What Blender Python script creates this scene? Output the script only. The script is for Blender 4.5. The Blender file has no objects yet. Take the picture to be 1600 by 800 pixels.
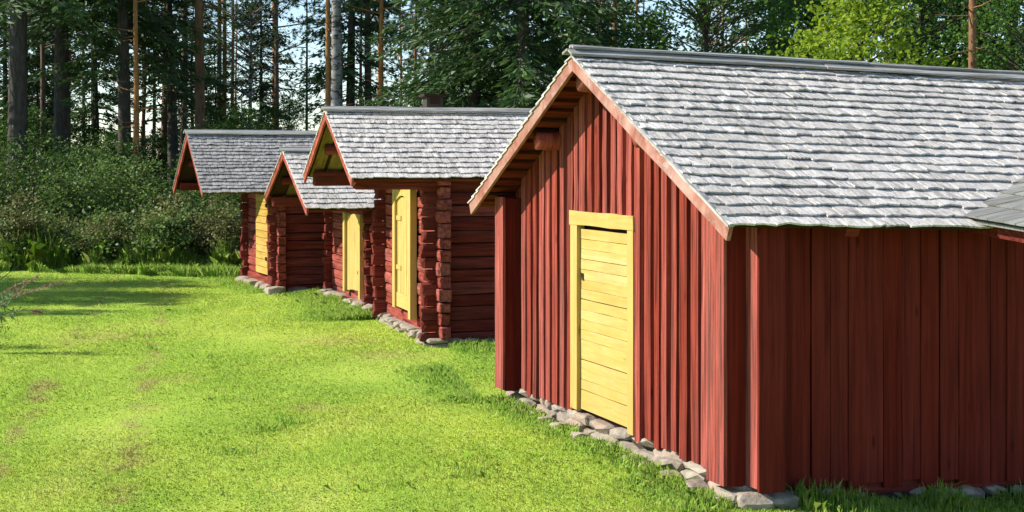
import bpy, math, random
import numpy as np
from mathutils import Vector, Matrix

# ------------------------------------------------------------------ camera, sky, sun, exposure
scene = bpy.context.scene
COL = scene.collection
F, CAM_H, HY = 2300.0, 2.2, 255.0            # focal length (px of a 1600 px wide picture), eye height, horizon row

cam_data = bpy.data.cameras.new('camera')
cam = bpy.data.objects.new('camera', cam_data)
COL.objects.link(cam)
cam.location = (0, 0, CAM_H)
cam.rotation_euler = (math.radians(90), 0, 0)
cam_data.sensor_width = 36.0
cam_data.lens = 36.0 * F / 1600.0
cam_data.shift_y = -(400.0 - HY) / 1600.0
cam_data.clip_end = 5000
scene.camera = cam

SUN_EL, SUN_AZ = math.radians(36.5), math.radians(-1.0)       # azimuth: degrees from due left towards the camera
S = Vector((-math.cos(SUN_EL) * math.cos(SUN_AZ), -math.cos(SUN_EL) * math.sin(SUN_AZ), math.sin(SUN_EL)))
world = bpy.data.worlds.new('World')
scene.world = world
world.use_nodes = True
wn = world.node_tree
wn.nodes.clear()
sky = wn.nodes.new('ShaderNodeTexSky')
sky.sky_type = 'NISHITA'
sky.sun_disc = False
sky.sun_elevation = SUN_EL
sky.sun_rotation = math.atan2(S.x, S.y)
sky.air_density = 1.0
sky.dust_density = 0.05
sky.ozone_density = 2.4
sky.altitude = 600
bg = wn.nodes.new('ShaderNodeBackground')
bg.inputs['Strength'].default_value = 0.125
wo = wn.nodes.new('ShaderNodeOutputWorld')
wn.links.new(sky.outputs[0], bg.inputs[0])
wn.links.new(bg.outputs[0], wo.inputs[0])

sun_data = bpy.data.lights.new('sun', 'SUN')
sun_data.energy = 4.8
sun_data.angle = math.radians(0.53)
sun_data.color = (1.0, 0.94, 0.84)
sun = bpy.data.objects.new('sun', sun_data)
COL.objects.link(sun)
sun.location = (-30, 0, 30)
sun.rotation_euler = (-S).to_track_quat('-Z', 'Y').to_euler()

scene.view_settings.view_transform = 'Standard'
scene.view_settings.look = 'None'
scene.view_settings.gamma = 1.0
scene.view_settings.use_curve_mapping = False
scene.view_settings.exposure = 0.75
scene.render.engine = 'CYCLES'
scene.cycles.max_bounces = 6
scene.cycles.transparent_max_bounces = 4

rng = np.random.default_rng(7)
R = random.Random(11)

def at(px, Y, z=0.0):
    """world point that stands under picture column px at distance Y"""
    return Vector(((px - 800.0) * Y / F, Y, z))

# ------------------------------------------------------------------ materials
class NT:
    def __init__(self, name):
        self.m = bpy.data.materials.new(name)
        self.m.use_nodes = True
        self.t = self.m.node_tree
        self.t.nodes.clear()
        self.out = self.n('ShaderNodeOutputMaterial')
    def n(self, typ, **kw):
        nd = self.t.nodes.new(typ)
        for k, v in kw.items():
            setattr(nd, k, v)
        return nd
    def l(self, a, b):
        self.t.links.new(a, b)
    def coords(self, kind='Object'):
        return self.n('ShaderNodeTexCoord').outputs[kind]
    def mapping(self, vec, scale, offset=None):
        mp = self.n('ShaderNodeMapping')
        mp.inputs['Scale'].default_value = scale
        self.l(vec, mp.inputs['Vector'])
        if offset is not None:
            self.l(offset, mp.inputs['Location'])
        return mp.outputs[0]
    def noise(self, vec, scale, detail=4, rough=0.55, dist=0.0):
        nz = self.n('ShaderNodeTexNoise')
        nz.inputs['Scale'].default_value = scale
        nz.inputs['Detail'].default_value = detail
        nz.inputs['Roughness'].default_value = rough
        nz.inputs['Distortion'].default_value = dist
        self.l(vec, nz.inputs['Vector'])
        return nz.outputs['Fac']
    def ramp(self, fac, stops):
        r = self.n('ShaderNodeValToRGB')
        el = r.color_ramp.elements
        while len(el) < len(stops):
            el.new(0.5)
        for e, (p, c) in zip(el, stops):
            e.position = p
            e.color = (*c, 1) if len(c) == 3 else c
        self.l(fac, r.inputs[0])
        return r.outputs[0]
    def mathn(self, op, a, b=None, clamp=False):
        nd = self.n('ShaderNodeMath', operation=op, use_clamp=clamp)
        for i, v in enumerate((a, b)):
            if v is None:
                continue
            if isinstance(v, (int, float)):
                nd.inputs[i].default_value = v
            else:
                self.l(v, nd.inputs[i])
        return nd.outputs[0]
    def mix(self, fac, a, b, mode='MIX'):
        nd = self.n('ShaderNodeMix', data_type='RGBA', blend_type=mode)
        if isinstance(fac, (int, float)):
            nd.inputs[0].default_value = fac
        else:
            self.l(fac, nd.inputs[0])
        for i, v in ((6, a), (7, b)):
            if isinstance(v, tuple):
                nd.inputs[i].default_value = (*v, 1)
            else:
                self.l(v, nd.inputs[i])
        return nd.outputs[2]
    def rnd(self):
        """one random number per object and per loose piece"""
        a = self.n('ShaderNodeObjectInfo').outputs['Random']
        b = self.n('ShaderNodeNewGeometry').outputs['Random Per Island']
        return self.mathn('FRACT', self.mathn('ADD', a, b))
    def bump(self, h, strength=0.4, dist=0.01):
        b = self.n('ShaderNodeBump')
        b.inputs['Strength'].default_value = strength
        b.inputs['Distance'].default_value = dist
        self.l(h, b.inputs['Height'])
        return b.outputs[0]
    def principled(self, col, rough=0.8, normal=None, spec=0.25):
        p = self.n('ShaderNodeBsdfPrincipled')
        if isinstance(col, tuple):
            p.inputs['Base Color'].default_value = (*col, 1)
        else:
            self.l(col, p.inputs['Base Color'])
        if isinstance(rough, (int, float)):
            p.inputs['Roughness'].default_value = rough
        else:
            self.l(rough, p.inputs['Roughness'])
        p.inputs['Specular IOR Level'].default_value = spec
        if normal is not None:
            self.l(normal, p.inputs['Normal'])
        return p.outputs[0]
    def done(self, shader):
        self.l(shader, self.out.inputs[0])
        return self.m

def wood(name, c_dark, c_main, c_light, stretch, wear=(0.30, 0.26, 0.23), wear_amt=0.35, knots=True, rough=0.85, bumps=0.5, var=0.35):
    """painted or weathered timber: grain runs along the axis whose stretch is small"""
    t = NT(name)
    rnd = t.rnd()
    off = t.n('ShaderNodeCombineXYZ')
    r10 = t.mathn('MULTIPLY', rnd, 37.0)
    for i in range(3):
        t.l(r10, off.inputs[i])
    co = t.coords()
    v = t.mapping(co, stretch, off.outputs[0])
    g1 = t.noise(v, 1.0, 6, 0.62, 0.4)
    fine = t.mapping(co, tuple(s * 3.1 for s in stretch), off.outputs[0])
    g2 = t.noise(fine, 1.0, 4, 0.7, 0.2)
    col = t.ramp(g1, [(0.33, c_dark), (0.49, c_main), (0.69, c_light)])
    r7 = t.mathn('FRACT', t.mathn('MULTIPLY', rnd, 7.31))
    long = t.noise(t.mapping(co, tuple(sc * 0.45 for sc in stretch), off.outputs[0]), 1.0, 5, 0.7, 0.3)
    worn = t.mathn('ADD', t.mathn('MULTIPLY', t.ramp(g2, [(0.54, (0, 0, 0)), (0.72, (1, 1, 1))]), wear_amt),
                   t.mathn('MULTIPLY', t.mathn('MULTIPLY', t.ramp(long, [(0.47, (0, 0, 0)), (0.60, (1, 1, 1))]), wear_amt), r7), True)
    col = t.mix(worn, col, wear)
    patch = t.noise(t.mapping(co, (1.3, 1.3, 1.3), off.outputs[0]), 1.6, 4, 0.6)
    col = t.mix(t.mathn('MULTIPLY', t.ramp(patch, [(0.42, (0, 0, 0)), (0.66, (1, 1, 1))]), 0.30), col, tuple(x * 0.62 for x in c_main))
    if knots:
        kv = t.n('ShaderNodeTexVoronoi')
        kv.inputs['Scale'].default_value = 1.0
        t.l(t.mapping(co, tuple(6.5 if s > 10 else 1.9 for s in stretch), off.outputs[0]), kv.inputs['Vector'])
        kn = t.ramp(kv.outputs['Distance'], [(0.055, (1, 1, 1)), (0.12, (0, 0, 0))])
        col = t.mix(t.mathn('MULTIPLY', kn, 0.6), col, tuple(x * 0.35 for x in c_dark))
    hsv = t.n('ShaderNodeHueSaturation')
    t.l(t.mathn('ADD', t.mathn('MULTIPLY', rnd, var), 1.0 - var * 0.55), hsv.inputs['Value'])
    t.l(t.mathn('ADD', t.mathn('MULTIPLY', rnd, -0.25 * var), 1.04), hsv.inputs['Saturation'])
    t.l(col, hsv.inputs['Color'])
    h = t.mathn('ADD', t.mathn('MULTIPLY', g1, 0.6), t.mathn('MULTIPLY', g2, 0.4))
    return t.done(t.principled(hsv.outputs[0], rough, t.bump(h, bumps, 0.012), 0.06))

RD, RM, RL = (0.075, 0.016, 0.012), (0.300, 0.050, 0.032), (0.430, 0.092, 0.062)
M = {}
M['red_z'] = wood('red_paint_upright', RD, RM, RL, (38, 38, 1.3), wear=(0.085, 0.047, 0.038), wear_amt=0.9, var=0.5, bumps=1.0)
M['red_side'] = wood('red_paint_shaded_boards', (0.080, 0.013, 0.009), (0.145, 0.022, 0.015), (0.185, 0.031, 0.021), (26, 26, 0.8), wear=(0.065, 0.016, 0.012), wear_amt=0.35, bumps=0.3, var=0.13)  # darker copy of the shed red, the long wall's shade put into the colour
M['red_x'] = wood('red_logs_along_side_shaded', RD, (0.175, 0.029, 0.021), (0.26, 0.054, 0.039), (1.8, 26, 26), wear=(0.10, 0.035, 0.028), wear_amt=0.7, bumps=0.9)  # log red darkened, so the long walls' shade is in the colour
M['red_y'] = wood('red_logs_across_gable_sunlit', RD, (0.31, 0.068, 0.050), (0.42, 0.115, 0.088), (26, 1.8, 26), wear=(0.10, 0.036, 0.028), wear_amt=0.75, bumps=0.9)  # log red brightened, so the gables' sunlight is in the colour
M['fascia'] = wood('worn_red_fascia', (0.20, 0.065, 0.046), (0.35, 0.145, 0.105), (0.46, 0.27, 0.215), (24, 4, 4), wear=(0.5, 0.36, 0.32), wear_amt=0.6, knots=False)
M['fascia_dark'] = wood('red_fascia', RD, (0.30, 0.06, 0.04), (0.40, 0.10, 0.075), (24, 4, 4), wear=(0.4, 0.2, 0.16), wear_amt=0.5, knots=False)
M['shingle'] = wood('weathered_grey_shingle', (0.34, 0.309, 0.274), (0.67, 0.618, 0.552), (0.84, 0.785, 0.71), (75, 12, 12), wear=(0.13, 0.122, 0.112), wear_amt=0.8, knots=False, rough=0.75, bumps=0.8, var=0.24)
M['shingle_old'] = wood('darker_grey_shingle', (0.21, 0.194, 0.176), (0.38, 0.354, 0.325), (0.53, 0.496, 0.46), (46, 5, 5), wear=(0.13, 0.13, 0.13), wear_amt=0.5, knots=False, rough=0.75, bumps=0.7, var=0.34)
M['ridge'] = wood('weathered_grey_board', (0.18, 0.172, 0.152), (0.42, 0.40, 0.362), (0.60, 0.575, 0.525), (2.6, 60, 60), wear=(0.10, 0.098, 0.08), wear_amt=0.85, knots=False)
M['porch'] = wood('greenish_grey_board', (0.13, 0.128, 0.115), (0.24, 0.237, 0.22), (0.33, 0.328, 0.305), (5, 60, 5), wear=(0.2, 0.21, 0.15), wear_amt=0.5, knots=False)
YD, YM, YL = (0.470, 0.326, 0.094), (0.508, 0.356, 0.115), (0.542, 0.386, 0.142)
M['yel_y'] = wood('yellow_paint_level', YD, YM, YL, (26, 1.6, 26), wear=(0.66, 0.58, 0.36), wear_amt=0.3, bumps=0.2, var=0.06)
M['yel_z'] = wood('yellow_paint_upright', YD, YM, YL, (30, 30, 1.5), wear=(0.66, 0.58, 0.36), wear_amt=0.3, bumps=0.2, var=0.06)
M['yel_old'] = wood('dull_yellow_paint_level', (0.36, 0.22, 0.055), (0.50, 0.32, 0.085), (0.57, 0.39, 0.12), (26, 1.6, 26), wear=(0.3, 0.2, 0.08), wear_amt=0.3, bumps=0.3, var=0.2)
M['soffit'] = wood('unpainted_soffit_board', (0.10, 0.075, 0.035), (0.20, 0.15, 0.072), (0.27, 0.205, 0.105), (24, 3, 3), wear=(0.2, 0.14, 0.07), wear_amt=0.4, knots=False)
M['dark'] = NT('near_black_timber')  # near-black timber for cores and decks behind the joints, and small dark parts
M['dark'] = M['dark'].done(M['dark'].principled((0.035, 0.014, 0.011), 0.9))

def stone_mat():
    t = NT('fieldstone')
    rnd = t.rnd()
    co = t.coords()
    n1 = t.noise(co, 14.0, 6, 0.65)
    base = t.ramp(rnd, [(0.0, (0.19, 0.145, 0.11)), (0.35, (0.33, 0.27, 0.20)), (0.6, (0.31, 0.19, 0.135)), (0.8, (0.19, 0.165, 0.135)), (1.0, (0.40, 0.335, 0.25))])
    col = t.mix(t.ramp(n1, [(0.35, (0, 0, 0)), (0.7, (1, 1, 1))]), base, (0.37, 0.325, 0.26))
    lich = t.ramp(t.noise(co, 6.0, 5, 0.7), [(0.56, (0, 0, 0)), (0.64, (1, 1, 1))])
    col = t.mix(t.mathn('MULTIPLY', lich, 0.5), col, (0.15, 0.145, 0.11))
    return t.done(t.principled(col, 0.9, t.bump(n1, 0.6, 0.02), 0.2))
M['stone'] = stone_mat()
M['soil'] = NT('dark_soil')
M['soil'] = M['soil'].done(M['soil'].principled((0.05, 0.042, 0.03), 0.95))

def lawn_color(t, vec):
    """large soft patches of fresh, yellowish and worn turf, the same for soil and blades"""
    n1 = t.noise(t.mapping(vec, (0.55, 0.32, 0.5)), 1.0, 4, 0.55, 0.6)
    col = t.ramp(n1, [(0.30, (0.290, 0.455, 0.055)), (0.46, (0.390, 0.540, 0.068)), (0.58, (0.465, 0.585, 0.085)), (0.74, (0.545, 0.600, 0.130))])
    n2 = t.noise(t.mapping(vec, (2.2, 1.4, 1.0)), 1.0, 4, 0.6, 0.3)
    col = t.mix(t.mathn('MULTIPLY', t.ramp(n2, [(0.46, (0, 0, 0)), (0.66, (1, 1, 1))]), 0.4), col, (0.280, 0.455, 0.055))
    n3 = t.noise(t.mapping(vec, (1.1, 0.7, 1.0), None), 1.7, 5, 0.62)
    col = t.mix(t.mathn('MULTIPLY', t.ramp(n3, [(0.62, (0, 0, 0)), (0.72, (1, 1, 1))]), 0.28), col, (0.500, 0.440, 0.130))
    # worn wheel track down the left of the lawn and the trodden strip before the middle cottage
    sp = t.n('ShaderNodeSeparateXYZ'); t.l(vec, sp.inputs[0])
    wob = t.mathn('MULTIPLY', t.mathn('SUBTRACT', n2, 0.5), 0.5)
    for c0 in (-1.37, -0.42):
        dd = t.mathn('ADD', t.mathn('ADD', t.mathn('MULTIPLY', sp.outputs[0], 0.977), t.mathn('MULTIPLY', sp.outputs[1], 0.214)), -c0)
        band = t.ramp(t.mathn('ABSOLUTE', t.mathn('ADD', dd, wob)), [(0.03, (1, 1, 1)), (0.16, (0, 0, 0))])
        amt = t.mathn('MULTIPLY', band, t.ramp(n3, [(0.46, (0, 0, 0)), (0.60, (0.75, 0.75, 0.75))]))
        col = t.mix(amt, col, (0.40, 0.33, 0.12))
    for (cx, cy, r) in ((-2.2, 18.2, 0.55), (-1.35, 16.9, 0.45), (-3.4, 15.0, 0.25), (-1.75, 13.2, 0.22), (-5.2, 18.6, 0.6)):
        vd = t.n('ShaderNodeVectorMath', operation='DISTANCE')
        t.l(vec, vd.inputs[0]); vd.inputs[1].default_value = (cx, cy, 0)
        spot = t.ramp(t.mathn('ADD', vd.outputs['Value'], t.mathn('MULTIPLY', wob, 2.2)), [(r * 0.3, (0.38, 0.38, 0.38)), (min(1.0, r * 1.3), (0, 0, 0))])
        col = t.mix(spot, col, (0.46, 0.36, 0.15))
    return col

def lawn_mat():
    t = NT('mown_turf')
    co = t.coords()
    col = lawn_color(t, co)
    fine = t.noise(t.mapping(co, (60, 40, 60)), 1.0, 4, 0.7)
    col = t.mix(t.ramp(fine, [(0.35, (0.16, 0.16, 0.16)), (0.7, (0, 0, 0))]), col, (0.20, 0.31, 0.03))
    return t.done(t.principled(col, 0.95, t.bump(fine, 0.8, 0.03), 0.1))
M['lawn'] = lawn_mat()

def ground_mat():
    t = NT('forest_floor')
    co = t.coords()
    n1 = t.noise(co, 0.35, 6, 0.6)
    col = t.ramp(n1, [(0.35, (0.035, 0.055, 0.014)), (0.55, (0.075, 0.085, 0.025)), (0.72, (0.060, 0.110, 0.020))])
    return t.done(t.principled(col, 0.95, None, 0.1))
M['ground'] = ground_mat()

def leaf_mat(name, c0, c1, c2, trans=0.35, rough=0.55, lawn=False):
    t = NT(name)
    g = t.n('ShaderNodeNewGeometry')
    isl = g.outputs['Random Per Island']
    if lawn:
        base = lawn_color(t, t.coords())
        hsv = t.n('ShaderNodeHueSaturation')
        t.l(base, hsv.inputs['Color'])
        t.l(t.mathn('ADD', t.mathn('MULTIPLY', isl, 0.42), 0.80), hsv.inputs['Value'])
        t.l(t.mathn('ADD', t.mathn('MULTIPLY', isl, 0.03), 0.482), hsv.inputs['Hue'])
        col = hsv.outputs[0]
        dead = t.mathn('GREATER_THAN', t.mathn('FRACT', t.mathn('MULTIPLY', isl, 57.0)), 0.93)
        col = t.mix(t.mathn('MULTIPLY', dead, 0.8), col, (0.42, 0.36, 0.17))
    else:
        col = t.ramp(isl, [(0.0, c0), (0.5, c1), (1.0, c2)])
        ob = t.n('ShaderNodeObjectInfo').outputs['Random']
        hsv = t.n('ShaderNodeHueSaturation')
        t.l(col, hsv.inputs['Color'])
        t.l(t.mathn('ADD', t.mathn('MULTIPLY', ob, 0.35), 0.82), hsv.inputs['Value'])
        col = hsv.outputs[0]
    p = t.principled(col, rough, None, 0.3)
    tr = t.n('ShaderNodeBsdfTranslucent')
    t.l(col, tr.inputs[0])
    mx = t.n('ShaderNodeMixShader')
    mx.inputs[0].default_value = trans
    t.l(p, mx.inputs[1])
    t.l(tr.outputs[0], mx.inputs[2])
    return t.done(mx.outputs[0])

M['blade'] = leaf_mat('grass_blade', None, None, None, 0.30, 0.5, lawn=True)
M['tall'] = leaf_mat('tall_grass_blade', (0.20, 0.38, 0.045), (0.31, 0.50, 0.065), (0.50, 0.56, 0.16), 0.45)
M['spruce'] = leaf_mat('spruce_needles', (0.030, 0.069, 0.019), (0.054, 0.114, 0.027), (0.093, 0.158, 0.039), 0.22)
M['pine'] = leaf_mat('pine_needles', (0.049, 0.098, 0.036), (0.077, 0.140, 0.048), (0.119, 0.189, 0.062), 0.22)
M['decid'] = leaf_mat('broad_leaves', (0.046, 0.114, 0.018), (0.078, 0.176, 0.023), (0.137, 0.240, 0.034), 0.42)
M['maple'] = leaf_mat('yellow_green_leaves', (0.20, 0.33, 0.025), (0.33, 0.47, 0.035), (0.48, 0.57, 0.05), 0.5)
M['shrub'] = leaf_mat('shrub_leaves', (0.040, 0.095, 0.019), (0.075, 0.156, 0.027), (0.150, 0.225, 0.045), 0.40)
M['shrub_pale'] = leaf_mat('pale_shrub_leaves', (0.063, 0.133, 0.029), (0.112, 0.200, 0.042), (0.213, 0.279, 0.073), 0.40)
M['dry'] = leaf_mat('dry_stalks', (0.10, 0.12, 0.035), (0.17, 0.18, 0.055), (0.28, 0.26, 0.10), 0.35)
M['fire_leaf'] = leaf_mat('willowherb_leaves', (0.08, 0.15, 0.05), (0.13, 0.22, 0.08), (0.22, 0.30, 0.15), 0.35)
M['fire_pod'] = leaf_mat('willowherb_pods', (0.26, 0.12, 0.11), (0.36, 0.20, 0.17), (0.46, 0.33, 0.27), 0.3)

def bark(name, low, high, z0, z1, scale=(16, 16, 4.0), marks=None):
    t = NT(name)
    co = t.coords()
    n1 = t.noise(t.mapping(co, scale), 1.0, 6, 0.65, 0.6)
    sep = t.n('ShaderNodeSeparateXYZ')
    t.l(co, sep.inputs[0])
    z = t.mathn('ADD', sep.outputs[2], t.mathn('MULTIPLY', t.noise(co, 0.8, 3), 3.0))
    mr = t.n('ShaderNodeMapRange')
    mr.inputs[1].default_value, mr.inputs[2].default_value = z0, z1
    t.l(z, mr.inputs[0])
    lo = t.mix(t.ramp(n1, [(0.36, (0, 0, 0)), (0.62, (1, 1, 1))]), tuple(c * 0.45 for c in low), low)
    hi = t.mix(t.ramp(n1, [(0.36, (0, 0, 0)), (0.62, (1, 1, 1))]), tuple(c * 0.5 for c in high), high)
    col = t.mix(mr.outputs[0], lo, hi)
    if marks:
        mk = t.noise(t.mapping(co, (2.5, 2.5, 7.0)), 1.0, 5, 0.7, 0.8)
        col = t.mix(t.ramp(mk, [(0.50, (0, 0, 0)), (0.56, (1, 1, 1))]), col, marks)
    return t.done(t.principled(col, 0.92, t.bump(n1, 0.9, 0.03), 0.15))
M['bark_pine'] = bark('pine_bark', (0.17, 0.115, 0.08), (0.34, 0.175, 0.085), 2.5, 9.0)
M['bark_orange'] = bark('orange_pine_bark', (0.36, 0.19, 0.10), (0.55, 0.26, 0.10), 0.5, 4.0)
M['bark_grey'] = bark('grey_pine_bark', (0.16, 0.125, 0.105), (0.26, 0.17, 0.115), 4.0, 10.0)
M['bark_spruce'] = bark('spruce_bark', (0.095, 0.080, 0.066), (0.11, 0.09, 0.075), 2.0, 8.0)
M['bark_birch'] = bark('birch_bark', (0.27, 0.26, 0.245), (0.33, 0.318, 0.30), 0.5, 3.0, (3, 3, 6), marks=(0.05, 0.045, 0.04))
M['twig'] = bark('twig_bark', (0.09, 0.07, 0.05), (0.11, 0.08, 0.06), 1, 3)

# ------------------------------------------------------------------ mesh helpers
def link(o, parent=None):
    COL.objects.link(o)
    if parent is not None:
        o.parent = parent
    return o

def obj(name, V, Fc, mat, parent=None, smooth=False):
    me = bpy.data.meshes.new(name)
    me.from_pydata([tuple(v) for v in V], [], Fc)
    me.materials.append(mat)
    if smooth:
        me.polygons.foreach_set('use_smooth', np.ones(len(me.polygons), bool))
    me.update()
    return link(bpy.data.objects.new(name, me), parent)

def fast_mesh(name, V, k, mat, smooth=False):
    """V: array (n, k, 3) of n separate k-gons"""
    V = np.ascontiguousarray(V, dtype=np.float32)
    n = len(V)
    me = bpy.data.meshes.new(name)
    me.vertices.add(n * k)
    me.vertices.foreach_set('co', V.reshape(-1))
    me.loops.add(n * k)
    me.loops.foreach_set('vertex_index', np.arange(n * k, dtype=np.int32))
    me.polygons.add(n)
    me.polygons.foreach_set('loop_start', np.arange(0, n * k, k, dtype=np.int32))
    me.polygons.foreach_set('loop_total', np.full(n, k, dtype=np.int32))
    me.materials.append(mat)
    me.update(calc_edges=True)
    return me

def tag(o, label=None, cat=None, group=None, kind=None):
    if label: o['label'] = label
    if cat: o['category'] = cat
    if group: o['group'] = group
    if kind: o['kind'] = kind
    return o

def empty(name, loc, rz=0.0):
    o = bpy.data.objects.new(name, None)
    o.empty_display_size = 0.3
    o.location = loc
    o.rotation_euler = (0, 0, rz)
    return link(o)

class MB:
    """collects vertices and faces for one joined part"""
    def __init__(self):
        self.V, self.F = [], []
    def add(self, vf):
        b = len(self.V)
        self.V += list(vf[0])
        self.F += [tuple(i + b for i in f) for f in vf[1]]

def plank(o, U, W, N, segs=1, jw=0.0, jn=0.0, skew=0.0):
    """board from corner o: length U, width W, thickness N (numpy vectors); edges wander by jw, face by jn"""
    o, U, W, N = (np.asarray(v, float) for v in (o, U, W, N))
    wu, nu = W / np.linalg.norm(W), N / np.linalg.norm(N)
    V, Fc = [], []
    for i in range(segs + 1):
        t = i / segs
        a = o + U * t + wu * R.uniform(-jw, jw) + nu * R.uniform(-jn, jn)
        b = o + U * t + W + wu * R.uniform(-jw, jw) + nu * R.uniform(-jn, jn)
        if skew and i in (0, segs):
            b = b + U / np.linalg.norm(U) * R.uniform(-skew, skew)
        V += [a, b, b + N, a + N]
    for i in range(segs):
        p, q = 4 * i, 4 * i + 4
        for k in range(4):
            Fc.append((p + k, p + (k + 1) % 4, q + (k + 1) % 4, q + k))
    Fc.append((3, 2, 1, 0))
    e = 4 * segs
    Fc.append((e, e + 1, e + 2, e + 3))
    return V, Fc

LOGP = [(0.02, 0.0), (0.02, 0.90), (0.09, 0.975), (0.5, 1.0), (0.91, 0.975), (0.98, 0.90), (0.98, 0.0)]
def hewn_log(o, U, H, N, segs=7, jit=0.010):
    """hewn log: o lower inner corner, U length, H height vector, N outward thickness"""
    o, U, H, N = (np.asarray(v, float) for v in (o, U, H, N))
    h, nn, uu = np.linalg.norm(H), np.linalg.norm(N), np.linalg.norm(U)
    V, Fc = [], []
    k = len(LOGP)
    ts = [0.0, 0.03 / uu] + [q / (segs - 2) for q in range(1, segs - 2)] + [1 - 0.03 / uu, 1.0]
    for i, t in enumerate(ts):
        sw = R.uniform(-jit, jit)
        dz = R.uniform(-jit, jit) * 0.6
        end = i in (0, segs)
        sc = R.uniform(0.80, 0.94) if end else 1.0
        for (a, b) in LOGP:
            e = R.uniform(-0.022, 0.022) if end else 0
            a2 = 0.5 + (a - 0.5) * sc
            b2 = 0.5 + (b - 0.5) * sc
            V.append(o + U * (t + e / uu) + H * (a2 + (dz + R.uniform(-jit, jit) * 0.5) / h) + N * (b2 + ((sw + R.uniform(-jit, jit) * 0.6) / nn if b > 0 else 0)))
    for i in range(segs):
        for j in range(k):
            Fc.append((i * k + j, i * k + (j + 1) % k, (i + 1) * k + (j + 1) % k, (i + 1) * k + j))
    Fc.append(tuple(range(k - 1, -1, -1)))
    Fc.append(tuple(segs * k + j for j in range(k)))
    return V, Fc

def round_log(p, q, r, sides=10, segs=3, jit=0.006):
    p, q = np.asarray(p, float), np.asarray(q, float)
    d = (q - p) / np.linalg.norm(q - p)
    a = np.cross(d, (0, 0, 1.0)); a /= np.linalg.norm(a)
    b = np.cross(d, a)
    V, Fc = [], []
    for i in range(segs + 1):
        c = p + (q - p) * i / segs
        for j in range(sides):
            w = 2 * math.pi * j / sides
            rr = r + R.uniform(-jit, jit)
            V.append(c + (a * math.cos(w) + b * math.sin(w)) * rr)
    for i in range(segs):
        for j in range(sides):
            Fc.append((i * sides + j, i * sides + (j + 1) % sides, (i + 1) * sides + (j + 1) % sides, (i + 1) * sides + j))
    Fc.append(tuple(range(sides - 1, -1, -1)))
    Fc.append(tuple(segs * sides + j for j in range(sides)))
    return V, Fc

def ico():
    p = (1 + 5 ** .5) / 2
    V = [(-1, p, 0), (1, p, 0), (-1, -p, 0), (1, -p, 0), (0, -1, p), (0, 1, p), (0, -1, -p), (0, 1, -p), (p, 0, -1), (p, 0, 1), (-p, 0, -1), (-p, 0, 1)]
    Fc = [(0, 11, 5), (0, 5, 1), (0, 1, 7), (0, 7, 10), (0, 10, 11), (1, 5, 9), (5, 11, 4), (11, 10, 2), (10, 7, 6), (7, 1, 8), (3, 9, 4), (3, 4, 2), (3, 2, 6), (3, 6, 8), (3, 8, 9), (4, 9, 5), (2, 4, 11), (6, 2, 10), (8, 6, 7), (9, 8, 1)]
    V = [np.array(v) / np.linalg.norm(v) for v in V]
    cache, F2 = {}, []
    def mid(i, j):
        key = (min(i, j), max(i, j))
        if key not in cache:
            m = V[i] + V[j]
            V.append(m / np.linalg.norm(m))
            cache[key] = len(V) - 1
        return cache[key]
    for (a, b, c) in Fc:
        x, y, z = mid(a, b), mid(b, c), mid(c, a)
        F2 += [(a, x, z), (b, y, x), (c, z, y), (x, y, z)]
    return np.array(V), F2
ICO_V, ICO_F = ico()

def rock(c, size):
    """fieldstone: blocky rounded lump with a few broken faces"""
    P = rng.uniform(0.40, 0.72)
    V = np.sign(ICO_V) * np.abs(ICO_V) ** P
    for _ in range(4):
        n = rng.normal(size=3); n /= np.linalg.norm(n)
        d = rng.uniform(0.75, 0.95)
        V = V - np.outer(np.clip(V @ n - d, 0, None), n)
    V += rng.normal(scale=0.03, size=V.shape)
    w = rng.uniform(-0.15, 0.15)
    Rm = np.array([[math.cos(w), -math.sin(w), 0], [math.sin(w), math.cos(w), 0], [0, 0, 1]])
    t = rng.uniform(-0.25, 0.25)
    V = V * np.asarray(size)
    V[:, 2] += V[:, 1] * t * 0.5
    return V @ Rm.T + np.asarray(c), ICO_F

# ------------------------------------------------------------------ ground and lawn
def ground_h(x, y):
    """flat yard that falls away gently beside the near shed's long wall"""
    d = np.clip(x - 1.45, 0, 6)
    return -0.085 * d * d / (d + 0.35)

def sheet(name, xs, ys, dz, mat, bumpy=0.0):
    X, Y = np.meshgrid(xs, ys)
    Z = ground_h(X, Y) + dz
    if bumpy:
        Z = Z + bumpy * (np.sin(X * 1.3 + 0.7 * np.sin(Y * 0.9)) * np.cos(Y * 1.1 + X * 0.4))
    nx, ny = len(xs), len(ys)
    V = np.stack([X, Y, Z], -1).reshape(-1, 3)
    Fc = [(j * nx + i, j * nx + i + 1, (j + 1) * nx + i + 1, (j + 1) * nx + i) for j in range(ny - 1) for i in range(nx - 1)]
    o = obj(name, V, Fc, mat, None, True)
    o['kind'] = 'structure'
    return o
far = [-2500, -900, -300, -120, -60, -30]
sheet('ground', np.array(far + list(np.arange(-20, 20.1, 1.0)) + [30, 60, 120, 300, 900, 2500]),
      np.array([-400, -100, -30, -10] + list(np.arange(0, 70.1, 1.0)) + [90, 120, 200, 400, 900, 2500]), -0.03, M['ground'])
sheet('lawn', np.arange(-34, 7.01, 0.5), np.arange(-6, 30.01, 0.5), 0.0, M['lawn'], 0.008)

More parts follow.
